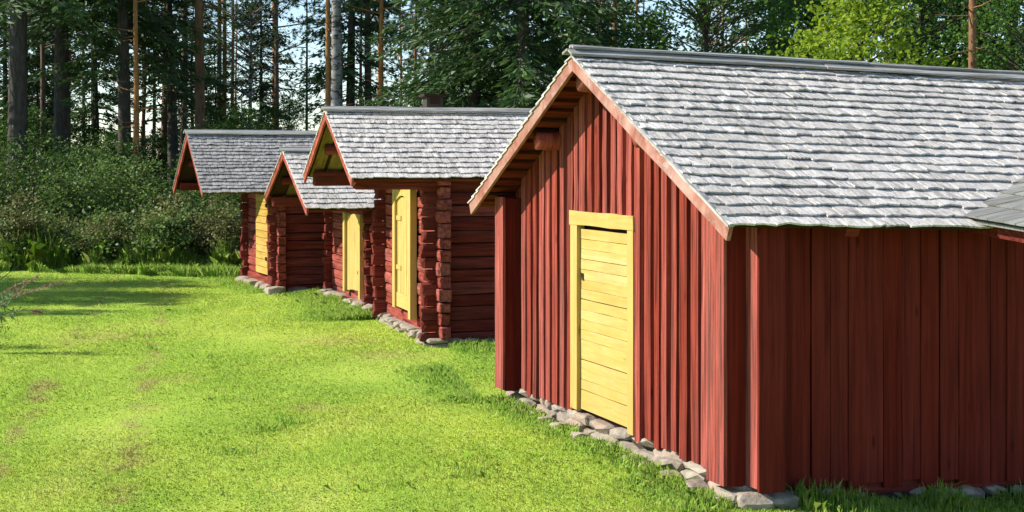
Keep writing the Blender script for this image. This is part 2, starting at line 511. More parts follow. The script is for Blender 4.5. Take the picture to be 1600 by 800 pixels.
# ------------------------------------------------------------------ buildings
class Building:
    def __init__(self, name, X0, Y0, th, W, L, zb, ze, zr, of, oe, oel, tilt, label, cat):
        self.W, self.L, self.zb, self.ze, self.zr, self.of, self.oe, self.oel, self.tilt = W, L, zb, ze, zr, of, oe, oel, tilt
        self.root = tag(empty(name, (X0, Y0, 0), th), label, cat)
        self.tan = (zr - ze) / (W / 2 + oe)
        self.p = math.atan(self.tan)
        self.c, self.s = math.cos(self.p), math.sin(self.p)
        self.nshing = 0
    def top(self, y):
        return self.zr - self.tan * abs(y - self.W / 2)
    def put(self, name, vf, mat, parent=None, smooth=False):
        V = np.array([np.asarray(v, float) for v in vf[0]])
        V[:, 2] += self.tilt * V[:, 0]
        return obj(name, V, vf[1], mat, parent or self.root, smooth)
    def slope(self, side):
        """ridge point, down-slope direction, outward normal and slope length for side -1 (camera side) or +1"""
        d = np.array([0, side * self.c, -self.s])
        n = np.array([0, side * self.s, self.c])
        ln = (self.W / 2 + (self.oe if side < 0 else self.oel)) / self.c
        return np.array([0, self.W / 2, self.zr]), d, n, ln

def shingle_vf(base, d, n, ex, u0, w, length, x0, thick, lift):
    """one split shingle lying at distance u0 (its lower end) from the ridge; slightly curled"""
    V = []
    cup = R.uniform(-0.003, 0.005)
    for (u, lf) in ((u0 - length, 0.004), (u0, lift)):
        for k in range(3):
            x = x0 + w * k / 2
            du = R.uniform(-0.014, 0.014) if u == u0 else 0
            dn = lf + (cup if k == 1 else 0) + (R.uniform(-0.003, 0.003) if u == u0 else 0)
            q = base + d * (u + du) + np.array([x, 0, 0]) + n * dn
            V.append(q); V.append(q + n * thick)
    # index: row r, col k: bottom 2*(3r+k), top +1
    I = lambda r, k, t: 2 * (3 * r + k) + t
    Fc = []
    for k in range(2):
        Fc.append((I(0, k, 1), I(1, k, 1), I(1, k + 1, 1), I(0, k + 1, 1)))
        Fc.append((I(0, k, 0), I(0, k + 1, 0), I(1, k + 1, 0), I(1, k, 0)))
        Fc.append((I(1, k, 0), I(1, k + 1, 0), I(1, k + 1, 1), I(1, k, 1)))
    Fc.append((I(0, 0, 0), I(1, 0, 0), I(1, 0, 1), I(0, 0, 1)))
    Fc.append((I(0, 2, 0), I(0, 2, 1), I(1, 2, 1), I(1, 2, 0)))
    return V, Fc

def build_roof(B, ex, sw, mat, visible_x, cap=0.15, cap_t=0.028, fascia=None, fascia_w=0.13, double_cap=False, thick=0.010, lift=0.62):
    """roof part of a building: deck, shingles, ridge boards, rake boards"""
    xa, xb = -B.of, B.L + 0.35
    deck = MB()
    for side in (-1, 1):
        base, d, n, ln = B.slope(side)
        deck.add(plank(base + np.array([xa + 0.015, 0, 0]) - n * 0.062, d * (ln - 0.03), (xb - xa - 0.03, 0, 0), n * 0.022))
    roof = B.put('roof', (deck.V, deck.F), M['dark'] if fascia != 'soffit' else M['dark'])
    near = []
    rest = MB()
    for side in (-1, 1):
        base, d, n, ln = B.slope(side)
        base = base - n * 0.042
        nrow = int(ln / ex)
        exr = (ln + 0.02) / nrow
        for r in range(nrow):
            u0 = ln + 0.03 - r * exr
            x = xa - 0.02 + R.uniform(-0.05, 0)
            wave = R.uniform(-0.010, 0.010)
            ph = R.uniform(0, 6)
            while x < xb:
                w = sw * R.uniform(0.72, 1.30)
                uu = u0 + wave + 0.010 * math.sin(x * 1.7 + ph) + 0.006 * math.sin(x * 5.3 + ph * 2) + R.uniform(-0.006, 0.006)
                le = min(exr * 1.45, uu - 0.005)
                x0 = max(x, xa - 0.02)
                vf = shingle_vf(base, d, n, exr, uu, (x + w - R.uniform(0.003, 0.008)) - x0, le, x0, thick * R.uniform(0.92, 1.1), R.uniform(0.039, 0.045) * lift)
                if side < 0 and x + w / 2 < visible_x:
                    near.append((u0, vf))
                else:
                    rest.add(vf)
                x += w
    near.sort(key=lambda t: -t[0])           # rows low on the roof show largest
    for i, (u, vf) in enumerate(near):
        if i < 300:
            B.put('shingle', vf, mat, roof)
        else:
            rest.add(vf)
    tag(B.put('shingle_covering', (rest.V, rest.F), mat, roof), kind='stuff')
    # ridge boards in butted lengths, each a little out of line
    def cap_run(side, w, nn_, dd_, x0, x1):
        base, d, n, ln = B.slope(side)
        x = x0
        while x < x1 - 0.05:
            le = min(R.uniform(2.2, 3.4), x1 - x)
            if x1 - x - le < 0.6: le = x1 - x
            B.put('ridge_board', plank(base + np.array([x, 0, 0]) + n * (nn_ + R.uniform(-0.004, 0.004)) - d * (dd_ + R.uniform(-0.006, 0.006)), (le - 0.008, 0, 0), d * w * R.uniform(0.95, 1.05), n * cap_t, 6, 0.006, 0.004, 0.01), M['ridge'], roof)
            x += le
    for side in (-1, 1):
        cap_run(side, cap, 0.012, 0.006 if side > 0 else -0.012, xa - 0.05, xb + 0.03)
        if double_cap:
            cap_run(side, cap * 0.36, 0.018 + cap_t, 0.02, xa - 0.02, xb + 0.01)
    return roof

def rake_boards(B, mat, w, t=0.028):
    for side in (-1, 1):
        base, d, n, ln = B.slope(side)
        o = base + np.array([-B.of - t * 0.3, 0, 0]) - n * (w + 0.030) + d * (0.0 if side < 0 else 0.0)
        # the two boards butt at the ridge with a mitre
        V, Fc = plank(o, d * (ln + 0.02), n * w, (t, 0, 0), 6, 0.004, 0.002)
        V = [np.array(v) for v in V]
        for v in V[:4]:
            v[1] = B.W / 2 + side * 0.0015
            h = 0.030 / B.c if (np.dot(v - base, n) > -0.05) else (0.030 + w) / B.c
            v[2] = B.zr - h
        B.put('rake_board', (V, Fc), mat, None)

# ---- the three log cottages
def log_cottage(name, X0, Y0, th, W, L, zb, ze, zr, of, oe, oel, label, ex, sw, shing, visible_x, door_fn, stones, fascia_mat, plate, hlog=0.150):
    B = Building(name, X0, Y0, th, W, L, zb, ze, zr, of, oe, oel, 0.0, label, 'cottage')
    pr = 0.165 if W > 3 else 0.115                      # how far the log ends stand out at the corners
    T = 0.145                                           # wall thickness
    zw = B.top(0.0) - 0.105                             # underside of the roof at the long walls
    n = max(4, int(round((zw - zb) / hlog)))
    h = (zw - zb) / n
    core = MB()
    core.add(plank((0.05, 0.05, zb - 0.02), (L - 0.1, 0, 0), (0, W - 0.1, 0), (0, 0, zw - zb - 0.02)))
    gt = B.top(W / 2) - 0.12
    core.V += [np.array(v) for v in ((0.05, 0.12, zw - 0.05), (0.05, W - 0.12, zw - 0.05), (0.05, W / 2, gt), (0.09, 0.12, zw - 0.05), (0.09, W - 0.12, zw - 0.05), (0.09, W / 2, gt))]
    b = len(core.V) - 6
    core.F += [(b, b + 2, b + 1), (b + 3, b + 4, b + 5), (b, b + 3, b + 5, b + 2), (b + 1, b + 2, b + 5, b + 4), (b, b + 1, b + 4, b + 3)]
    wall = B.put('wall', (core.V, core.F), M['dark'])
    g = 0.005
    hv = [0.0] + [R.uniform(-0.018, 0.018) for _ in range(n - 1)] + [0.0, 0.0]
    sv = [0.0] + [R.uniform(-0.016, 0.016) for _ in range(n)] + [0.0]
    for k in range(n):
        e = lambda: pr + R.uniform(-0.02, 0.02) + (R.uniform(-0.05, 0.04) if R.random() < 0.25 else 0)
        jo = lambda: R.uniform(-0.014, 0.014)
        hh = (0, 0, h - g)
        z = zb + k * h + hv[k]
        hh = (0, 0, h - g + hv[k + 1] - hv[k])
        # gable logs (run along y); the lowest is a heavier sill log
        a0, a1 = e(), e()
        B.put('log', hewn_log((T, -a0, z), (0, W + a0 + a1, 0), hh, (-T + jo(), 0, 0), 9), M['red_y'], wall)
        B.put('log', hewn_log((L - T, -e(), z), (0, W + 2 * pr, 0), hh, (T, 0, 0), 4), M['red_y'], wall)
        # side logs lie half a log higher, so that the corners interlock
        z2 = zb + (k - 0.5) * h + sv[k] if k > 0 else zb - 0.04
        h2 = h - g + (sv[k + 1] if k + 1 < n else 0) - sv[k] if k > 0 else h * 0.5 + 0.04 - g + sv[1]
        a0, a1 = e(), e()
        if k == 0: a0 = pr + 0.03
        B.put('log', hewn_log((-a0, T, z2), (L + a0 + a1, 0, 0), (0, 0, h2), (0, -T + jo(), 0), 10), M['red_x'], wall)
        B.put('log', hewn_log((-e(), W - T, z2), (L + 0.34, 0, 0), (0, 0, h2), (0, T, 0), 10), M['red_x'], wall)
    # top half log closes the long walls
    for yy, nn in ((T, -T), (W - T, T)):
        B.put('log', hewn_log((-pr, yy, zb + (n - 0.5) * h), (L + 0.34, 0, 0), (0, 0, h * 0.5 - g), (0, nn, 0), 6), M['red_x'], wall)
    # shrinking logs in the gable triangle
    k = n
    while True:
        z = zb + k * h
        half = (B.zr - 0.13 - (z + h)) / B.tan
        if half < 0.15: break
        B.put('log', hewn_log((T, W / 2 - half, z), (0, 2 * half, 0), (0, 0, h - g), (-T + 0.004, 0, 0), 5), M['red_y'], wall)
        k += 1
    # plates that carry the deep eave, and the ridge purlin
    ph = plate
    for yy in (-0.02, W - 0.12):
        B.put('wall_plate', hewn_log((-of + 0.07, yy + 0.14, zw - 0.05 - ph + 0.055), (L + of - 0.05, 0, 0), (0, 0, ph), (0, -0.145, 0), 12, 0.006), M['red_x'], None)
    rp = B.zr - 0.19
    B.put('ridge_purlin', round_log((-of + 0.10, W / 2, rp), (L, W / 2, rp), 0.085), M['red_x'], None, True)
    for sgn in (-1, 1):
        yy = W / 2 + sgn * W * 0.25
        B.put('purlin', round_log((-of + 0.12, yy, B.top(yy) - 0.165), (0.1, yy, B.top(yy) - 0.165), 0.065), M['red_x'], None, True)
    # soffit boards seen from below in the open eave
    for side in (-1, 1):
        base, d, nn, ln = B.slope(side)
        x = -of + 0.06
        while x < 0.05:
            w = R.uniform(0.15, 0.22)
            B.put('soffit_board', plank(base + np.array([x, 0, 0]) - nn * 0.082 + d * 0.03, d * (ln - 0.08), (w, 0, 0), nn * 0.017, 3, 0.006, 0.0), M['soffit'] if R.random() < 0.45 else M['dark'], None)  # dulled ochre and near-black boards carry the eave shade in their colour
            x += w + R.uniform(0.02, 0.06)
    build_roof(B, ex, sw, shing, visible_x, 0.105, 0.018)
    rake_boards(B, fascia_mat, 0.10)
    # thin board along the lower edge of the near slope
    base, d, nn, ln = B.slope(-1)
    B.put('eave_board', plank(base + d * (ln - 0.07) + np.array([-of + 0.03, 0, 0]) - nn * 0.10, (L + of, 0, 0), d * 0.02, nn * 0.035, 6, 0.003), M['red_x'], None)
    door_fn(B)
    # fieldstones under the sill
    base_part = B.put('foundation', plank((0.10, 0.10, -0.12), (L - 0.2, 0, 0), (0, W - 0.2, 0), (0, 0, zb + 0.06)), M['stone'])
    stones(B, base_part)
    return B

def stone_row(B, parent, y0, y1, rows, size, x=-0.02, jut=0.06, zshift=0.0):
    for r in range(rows):
        y = y0
        while y < y1:
            w = size * R.choice([0.45, 0.6, 0.8, 1.1, 1.5, 1.9])
            hgt = (B.zb + 0.05) / rows * R.uniform(0.9, 1.2)
            zz = (r + 0.45) * (B.zb + 0.02) / rows + R.uniform(-0.02, 0.01) + zshift
            dp = size * R.uniform(0.5, 0.8)
            B.put('stone', rock((x + dp * 0.95 - R.uniform(0.0, jut * 0.8) - (rows - 1 - r) * 0.02, y + w / 2, zz), (dp, w * 0.53, hgt * R.uniform(0.42, 0.62))), M['stone'], parent, False)
            y += w * 1.0

def stone_side(B, parent, x0, x1, rows, size, zfun, y=0.02):
    for r in range(rows):
        x = x0
        while x < x1:
            w = size * R.uniform(0.7, 1.6)
            zz = zfun(x) - 0.03 - r * 0.08
            B.put('stone', rock((x + w / 2, y + size * 0.5 - R.uniform(0.0, 0.06), zz), (w * 0.54, size * 0.6, 0.045 * R.uniform(0.7, 1.3))), M['stone'], parent, False)
            x += w * 0.95

def door_arched(B):
    """narrow yellow door with a thin frame whose head board is cut as a shallow arch"""
    y0, y1, z0, z1 = 0.98, 2.06, 0.29, 1.875
    x = -0.045
    d = B.put('door', plank((x + 0.035, y0 + 0.1, z0 + 0.03), (0, y1 - y0 - 0.2, 0), (0, 0, z1 - z0 - 0.10), (-0.03, 0, 0)), M['yel_z'])
    yy = y0 + 0.16
    k = 0
    while yy < y1 - 0.17:
        w = min(0.185, y1 - 0.16 - yy)
        B.put('plank', plank((x, yy, z0 + 0.21), (0, 0, z1 - z0 - 0.33), (0, w - 0.007, 0), (-0.022, 0, 0), 4, 0.002, 0.002), M['yel_z'], d)
        yy += w
    B.put('bottom_rail', plank((x - 0.004, y0 + 0.13, z0 + 0.02), (0, y1 - y0 - 0.26, 0), (0, 0, 0.185), (-0.026, 0, 0), 3, 0.003), M['yel_y'], d)
    # frame: posts, the near one reaching lower, and the arched head
    B.put('door_post', plank((x + 0.03, y0, z0 - 0.07), (0, 0, z1 - z0 + 0.07), (0, 0.135, 0), (-0.085, 0, 0), 4, 0.003), M['yel_z'])
    B.put('door_post', plank((x + 0.03, y1 - 0.145, z0), (0, 0, z1 - z0), (0, 0.145, 0), (-0.085, 0, 0), 4, 0.003), M['yel_z'])
    V, Fc = [], []
    ns = 8
    for i in range(ns + 1):
        t = i / ns
        yq = y0 + 0.137 + (y1 - y0 - 0.284) * t
        zl = z1 - 0.17 + 0.075 * math.sin(math.pi * t)
        for (xx, zz) in ((x + 0.03, zl), (x + 0.03, z1 - 0.003), (x - 0.048, z1 - 0.003), (x - 0.048, zl)):
            V.append((xx, yq, zz))
    for i in range(ns):
        for j in range(4):
            Fc.append((4 * i + j, 4 * i + (j + 1) % 4, 4 * i + 4 + (j + 1) % 4, 4 * i + 4 + j))
    Fc += [(3, 2, 1, 0), (4 * ns, 4 * ns + 1, 4 * ns + 2, 4 * ns + 3)]
    B.put('door_head', (V, Fc), M['yel_y'])
    for zz in (0.80, 1.45):
        B.put('hinge', plank((x - 0.02, y1 - 0.42, zz), (0, 0.30, 0), (0, 0, 0.06), (-0.014, 0, 0)), M['yel_y'], d)

def door_planked(B):
    y0, y1, z0, z1 = 0.50, 1.52, 0.13, 1.42
    x = -0.03
    d = B.put('door', plank((x + 0.03, y0 + 0.02, z0 + 0.10), (0, y1 - y0 - 0.04, 0), (0, 0, z1 - z0 - 0.12), (-0.03, 0, 0)), M['yel_z'])
    yy = y0 + 0.12
    while yy < y1 - 0.14:
        w = min(R.uniform(0.14, 0.19), y1 - 0.13 - yy)
        B.put('plank', plank((x, yy, z0 + 0.10 + R.uniform(-0.02, 0.02)), (0, 0, z1 - z0 - 0.12), (0, w - 0.006, 0), (-0.022, 0, 0), 3, 0.002, 0.002), M['yel_z'], d)
        yy += w
    B.put('door_post', plank((x + 0.03, y0, z0 - 0.05), (0, 0, z1 - z0 + 0.05), (0, 0.105, 0), (-0.075, 0, 0), 4, 0.003), M['yel_z'])
    B.put('door_post', plank((x + 0.03, y1 - 0.115, z0 + 0.05), (0, 0, z1 - z0 - 0.05), (0, 0.115, 0), (-0.095, 0, 0), 4, 0.003), M['yel_z'])
    B.put('latch', plank((x - 0.022, y0 + 0.12, 0.52), (0, 0.14, 0), (0, 0, 0.035), (-0.03, 0, 0)), M['yel_y'], d)

def door_boarded(B):
    y0, y1, z0, z1 = 0.46, 1.42, 0.275, 1.655
    x = -0.03
    d = B.put('door', plank((x + 0.03, y0 + 0.01, z0 + 0.01), (0, y1 - y0 - 0.02, 0), (0, 0, z1 - z0 - 0.02), (-0.03, 0, 0)), M['yel_old'])
    n = 11
    for k in range(n):
        hb = (z1 - z0) / n
        B.put('plank', plank((x, y0 + R.uniform(-0.008, 0.008), z0 + k * hb), (0, y1 - y0, 0), (0, 0, hb - 0.010), (-0.024, 0, 0), 3, 0.002, 0.003), M['yel_old'], d)
    for zz in (0.52, 1.44):
        B.put('hinge', plank((x - 0.026, y0 + 0.02, zz), (0, 0.11, 0), (0, 0, 0.06), (-0.015, 0, 0)), M['dark'], d)

def stones_c2(B, par):
    stone_row(B, par, -0.1, B.W + 0.1, 2, 0.20, x=-0.06, jut=0.10, zshift=-0.01)
    stone_side(B, par, 0.1, 2.2, 1, 0.22, lambda x: B.zb - 0.01)
def stones_few(B, par):
    for y in (-0.12, 0.35, 0.9, B.W - 0.9, B.W - 0.35, B.W - 0.05):
        B.put('stone', rock((-0.06 + R.uniform(-0.03, 0.04), y, B.zb * 0.35), (0.17, R.uniform(0.16, 0.30), 0.10)), M['stone'], par)
    for x in (0.4, 1.2, 2.0):
        B.put('stone', rock((x, -0.03, B.zb * 0.3), (0.25, 0.14, 0.08)), M['stone'], par)

c2 = log_cottage('log_cottage', -0.911, 17.694, 0.291, 3.149, 3.6, 0.095, 2.054, 2.903, 1.071, 0.278, 0.278,
    'red log cottage with an arched yellow door, nearest of the three log cottages', 0.140, 0.125, M['shingle'], 3.0,
    door_arched, stones_c2, M['fascia_dark'], 0.20, 0.148)
c3 = log_cottage('log_cottage', -2.069, 21.894, 0.350, 2.783, 3.2, 0.06, 1.572, 2.420, 1.066, 0.364, 0.10,
    'smallest red log cottage with the lowest roof, squeezed between the two taller ones', 0.150, 0.135, M['shingle'], 2.4,
    door_planked, stones_few, M['fascia_dark'], 0.16, 0.135)
c4 = log_cottage('log_cottage', -3.99, 24.925, 0.378, 2.511, 3.4, 0.07, 1.753, 2.760, 1.287, 0.306, 0.306,
    'farthest red log cottage beside the forest edge with a dull yellow boarded door', 0.098, 0.118, M['shingle_old'], 3.2,
    door_boarded, stones_few, M['fascia_dark'], 0.15, 0.150)

# small capped chimney behind the ridge of the middle cottage
ch = c2.put('chimney', plank((0.30, 1.75, 2.55), (0.22, 0, 0), (0, 0.24, 0), (0, 0, 0.53)), M['soil'])
c2.put('chimney_cap', plank((0.255, 1.70, 3.082), (0.31, 0, 0), (0, 0.34, 0), (0, 0, 0.03)), M['dark'], ch)
c2.put('flue_opening', plank((0.345, 1.747, 2.985), (0.13, 0, 0), (0, 0, 0.075), (0, -0.006, 0)), M['dark'], ch)

# ---- the near shed
A = Building('board_clad_shed', 1.507, 9.493, 0.347, 4.437, 7.0, 0.146, 1.839, 3.058, 0.294, 0.337, 0.337, -0.026,
    'large red board-clad shed in the foreground with a yellow framed plank door', 'shed')
W, L = A.W, A.L
TA = lambda y: A.top(y) - 0.115            # underside of the roof timbers

def prism(x0, x1, y0, y1, zb0, zb1, zt0, zt1):
    V = [(x0, y0, zb0), (x0, y1, zb1), (x0, y1, zt1), (x0, y0, zt0), (x1, y0, zb0), (x1, y1, zb1), (x1, y1, zt1), (x1, y0, zt0)]
    return V, [(0, 3, 2, 1), (4, 5, 6, 7), (0, 1, 5, 4), (3, 7, 6, 2), (1, 2, 6, 5), (0, 4, 7, 3)]

core = [(0.06, 0.06), (0.06, W - 0.06)]
V = [(0.06, 0.06, 0.1), (0.06, W - 0.06, 0.1), (0.06, W - 0.06, TA(W - 0.06)), (0.06, W / 2, TA(W / 2)), (0.06, 0.06, TA(0.06))]
V += [(L - 0.06, v[1], v[2]) for v in V]
awall = A.put('wall', (V, [(4, 3, 2, 1, 0), (5, 6, 7, 8, 9), (0, 1, 6, 5), (1, 2, 7, 6), (2, 3, 8, 7), (3, 4, 9, 8), (4, 0, 5, 9)]), M['dark'])

DY0, DY1, DZ0, DZ1 = 1.660, 2.905, 0.175, 1.800          # door with its frame
def gable_board(y0, y1, xo, th, jit):
    """upright board on the gable; the door interrupts it"""
    zb = A.zb + R.uniform(-0.035, 0.02)
    spans = [(zb, None)]
    if y1 > DY0 + 0.02 and y0 < DY1 - 0.02:
        spans = [(DZ1 - 0.01, None)]
    zt0, zt1 = TA(y0) + 0.02, TA(y1) + 0.02
    if y0 < W / 2 < y1:
        zt0 = zt1 = min(zt0, zt1)
    for (z0, _) in spans:
        jy = R.uniform(-jit, jit)
        nseg = 5
        V, Fc = [], []
        for i in range(nseg + 1):
            t = i / nseg
            a = y0 + jy * t + R.uniform(-jit, jit) * 0.5
            b = y1 + jy * t + R.uniform(-jit, jit) * 0.5
            xw = R.uniform(-0.003, 0.003)
            for (xx, yq, tz) in ((xo, a, zt0), (xo, b, zt1), (xo - th + xw, b, zt1), (xo - th + xw, a, zt0)):
                V.append((xx, yq, z0 + (tz - z0) * t))
        for i in range(nseg):
            p, q = 4 * i, 4 * i + 4
            for k in range(4):
                Fc.append((p + k, p + (k + 1) % 4, q + (k + 1) % 4, q + k))
        Fc += [(3, 2, 1, 0), (4 * nseg, 4 * nseg + 1, 4 * nseg + 2, 4 * nseg + 3)]
        A.put('board', (V, Fc), M['red_z'], awall)
y = 0.02
while y < W - 0.1:
    w = R.uniform(0.17, 0.21)
    gable_board(y, min(y + w - 0.006, W - 0.02), 0.045, 0.022, 0.0)
    y += w
y = 0.27
while y < W - 0.32:
    w = R.uniform(0.075, 0.125)
    if not (y < DY1 < y + w or y < DY0 < y + w):
        gable_board(y, y + w, 0.0225, R.uniform(0.036, 0.050), 0.008)
    elif y < DY1 < y + w:
        gable_board(DY1 + 0.004, y + w + 0.03, 0.0225, 0.030, 0.003); y += 0.03
    else:
        gable_board(y - 0.02, DY0 - 0.004, 0.0225, 0.030, 0.003)
    y += w + R.uniform(0.045, 0.075)

# boxed-in log ends at the corners: two boards seen end-on and one flat
def corner_box_gable(y0, y1, out):
    zb = A.zb - 0.01
    zt = min(TA(y0), TA(y1)) + 0.02
    A.put('corner_board', plank((-out, y0, zb + R.uniform(-0.02, 0.02)), (0, 0, zt - zb), (0, y1 - y0, 0), (-0.024, 0, 0), 5, 0.003, 0.002), M['red_z'])
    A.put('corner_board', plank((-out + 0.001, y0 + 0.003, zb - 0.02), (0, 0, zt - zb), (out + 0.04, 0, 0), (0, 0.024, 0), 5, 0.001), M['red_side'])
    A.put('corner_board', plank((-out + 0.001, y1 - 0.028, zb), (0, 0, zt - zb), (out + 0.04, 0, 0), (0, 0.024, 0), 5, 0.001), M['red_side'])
corner_box_gable(0.0, 0.24, 0.135)
corner_box_gable(W - 0.20, W + 0.02, 0.135)
def corner_box_side(x0, x1, out):
    zb = A.zb - 0.040
    zt = TA(-out) + 0.01
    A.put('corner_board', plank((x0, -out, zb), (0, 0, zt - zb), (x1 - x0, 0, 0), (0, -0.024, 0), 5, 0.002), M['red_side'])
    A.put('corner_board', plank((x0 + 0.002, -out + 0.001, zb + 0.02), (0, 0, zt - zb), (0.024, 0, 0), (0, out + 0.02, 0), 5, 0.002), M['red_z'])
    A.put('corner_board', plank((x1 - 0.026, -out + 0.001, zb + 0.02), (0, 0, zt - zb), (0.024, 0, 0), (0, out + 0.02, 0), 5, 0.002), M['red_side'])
corner_box_side(0.0, 0.190, 0.150)
corner_box_side(L - 0.165, L, 0.150)

# long wall towards the camera: plain upright boards, hanging lower where the ground falls
zside = lambda x: 0.085 - 0.020 * x
x = 0.200
while x < L - 0.17:
    w = R.uniform(0.125, 0.155)
    zb = zside(x) + R.choice([0, 0, 0.0, 0.02, 0.035, -0.015]) + R.uniform(-0.008, 0.008)
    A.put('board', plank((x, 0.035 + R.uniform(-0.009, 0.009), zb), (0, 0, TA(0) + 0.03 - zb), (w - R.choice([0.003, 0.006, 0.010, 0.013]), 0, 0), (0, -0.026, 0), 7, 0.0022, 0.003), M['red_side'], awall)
    x += w
A.put('sill_log', hewn_log((0.1, 0.16, 0.0), (L - 0.2, 0, 0), (0, 0, 0.17), (0, -0.10, 0), 8), M['red_x'])
for (yy, k) in ((W - 0.035, 0),):                        # back wall as boards too
    x = 0.02
    while x < L:
        A.put('board', plank((x, yy, 0.1), (0, 0, TA(W) + 0.03 - 0.1), (0.19, 0, 0), (0, 0.026, 0)), M['red_side'], awall)
        x += 0.195

# yellow door of level planks in a frame
fx = 0.0
A.put('door_post', plank((0.03, DY1 - 0.140, DZ0), (0, 0, DZ1 - DZ0 - 0.105), (0, 0.140, 0), (-0.068, 0, 0), 5, 0.002), M['yel_z'])
A.put('door_post', plank((0.03, DY0, DZ0 - 0.02), (0, 0, DZ1 - DZ0 - 0.085), (0, 0.105, 0), (-0.068, 0, 0), 5, 0.002), M['yel_z'])
A.put('door_head', plank((0.03, DY0 - 0.012, DZ1 - 0.107), (0, DY1 - DY0 + 0.030, 0), (0, 0, 0.112), (-0.072, 0, 0), 6, 0.005, 0.002, 0.02), M['yel_y'])
ad = A.put('door', plank((0.05, DY0 + 0.09, DZ0 + 0.02), (0, DY1 - DY0 - 0.20, 0), (0, 0, DZ1 - DZ0 - 0.16), (-0.025, 0, 0)), M['yel_y'])
npl = 18
hb = (DZ1 - 0.135 - DZ0 - 0.01) / npl
for k in range(npl):
    A.put('plank', plank((0.0225, DY0 + 0.108, DZ0 + 0.01 + k * hb + R.uniform(-0.003, 0.003)), (0, DY1 - DY0 - 0.253, 0), (0, 0, hb - 0.0035), (-0.026 + R.uniform(-0.002, 0.002), 0, 0), 4, 0.0015, 0.001), M['yel_y'], ad)
A.put('latch', plank((-0.006, DY1 - 0.215, 1.245), (0, 0.045, 0), (0, 0, 0.055), (-0.006, 0, 0)), M['soil'], ad)
A.put('keyhole', plank((-0.0165, DY1 - 0.200, 1.27), (0, 0.025, 0), (0, 0, 0.035), (-0.001, 0, 0)), M['dark'], ad)

# roof timbers: purlin ends, laths under the open edges
for yy, rr in ((W / 2 + 0.05, 0.085), (3.22, 0.078), (1.22, 0.078)):
    zz = A.top(yy) - (0.115 + rr) if abs(yy - W / 2) > 0.1 else A.top(yy) - 0.20
    A.put('purlin', round_log((-0.215, yy, zz), (0.3, yy, zz), rr, 12, 3, 0.008), M['fascia_dark'], None, True)
for side in (-1, 1):
    base, d, nn, ln = A.slope(side)
    u = 0.12
    while u < ln - 0.1:
        w = R.uniform(0.09, 0.13)
        A.put('lath', plank(base + d * u + np.array([-A.of + 0.02, 0, 0]) - nn * 0.088, (A.of + 0.1, 0, 0), d * w, nn * 0.024, 2, 0.003), M['red_x'])
        u += w + R.uniform(0.05, 0.10)
# rafter tails under the camera-side eave
for x in (0.6, 1.75, 2.9, 4.05, 5.2):
    base, d, nn, ln = A.slope(-1)
    A.put('rafter', plank(base + np.array([x, 0, 0]) + d * (ln - 0.40) - nn * 0.14, d * 0.33, (0.10, 0, 0), nn * 0.075, 2, 0.004), M['red_x'])
aroof = build_roof(A, 0.136, 0.150, M['shingle'], 5.2, 0.085, 0.018, double_cap=True, thick=0.012, lift=0.66)
rake_boards(A, M['fascia'], 0.100)
# thin weathered lath capping the shingle ends along both rakes
for side in (-1,):
    base, d, nn, ln = A.slope(side)
    A.put('edge_lath', plank(base + np.array([-A.of - 0.032, 0, 0]) - nn * 0.026 + d * 0.03, d * (ln + 0.01), (0.04, 0, 0), nn * 0.016, 9, 0.006, 0.006), M['shingle_old'])

# entrance roof that joins the camera-side slope at a valley: eave runs towards the camera, boards climb to the right
ps = A.slope(-1)
P0 = np.array([1.56, -A.oe + 0.07, A.ze + 0.050])
pit = math.radians(14)
up = np.array([math.cos(pit), 0, math.sin(pit)])
pn = np.array([-math.sin(pit), 0, math.cos(pit)])
tow = np.array([0, -1.0, -0.07])
deckp = MB()
deckp.add(plank(P0 - tow * 2.2 - pn * 0.05, up * 2.0, tow * 2.75, pn * 0.02))
rsp = tuple(P0 + up * 2.0)
mir = lambda v: np.array([2 * rsp[0] - v[0], v[1], v[2]])
b4 = [mir(v) for v in deckp.V]
nb = len(deckp.V)
deckp.F += [tuple(reversed([i + nb for i in f])) for f in list(deckp.F)]
deckp.V += b4
proof = A.put('entrance_roof', (deckp.V, deckp.F), M['porch'])
for r in range(7):
    yq = 2.2
    while yq > -0.55:
        w = R.uniform(0.11, 0.16)
        q = P0 - tow * yq + up * (r * 0.29 - 0.03) + pn * (-0.026)
        A.put('shingle', plank(q + pn * 0.022, up * 0.42 - pn * 0.022, tow * (w - 0.004), pn * 0.012, 1, 0.003, 0.002), M['porch'], proof)
        yq -= w
A.put('entrance_plate', plank(P0 + up * 0.06 - pn * 0.15 - tow * 0.3, tow * 0.82, up * 0.09, pn * 0.085, 3, 0.003), M['red_x'])
A.put('entrance_post', plank((P0[0] + 0.10, -0.80, -0.12), (0, 0, 1.85), (0.09, 0, 0), (0, 0.09, 0), 3, 0.002), M['red_z']) if False else None

# dry-laid fieldstone footing
af = A.put('foundation', plank((0.06, 0.08, -0.25), (L - 0.24, 0, 0), (0, W - 0.14, 0), (0, 0, 0.36)), M['soil'])
A2zb = A.zb
stone_row(A, af, -0.05, W + 0.05, 2, 0.24, x=0.0, jut=0.06, zshift=-0.012)
y = 0.1
while y < W:
    w = R.uniform(0.10, 0.2)
    A.put('stone', rock((-0.08 - R.uniform(0, 0.06), y, 0.012), (0.08, w * 0.55, 0.035)), M['stone'], af)
    y += w * R.uniform(1.6, 3.2)
B_ = A
for (xx, yy, sz) in ((0.02, -0.06, (0.13, 0.11, 0.06)), (0.20, -0.08, (0.12, 0.10, 0.05)), (-0.06, 0.06, (0.10, 0.15, 0.07))):
    A.put('stone', rock((xx, yy, 0.035), sz), M['stone'], af)
stone_side(A, af, 0.3, 3.4, 1, 0.24, lambda x: zside(x) - 0.035, y=0.09)

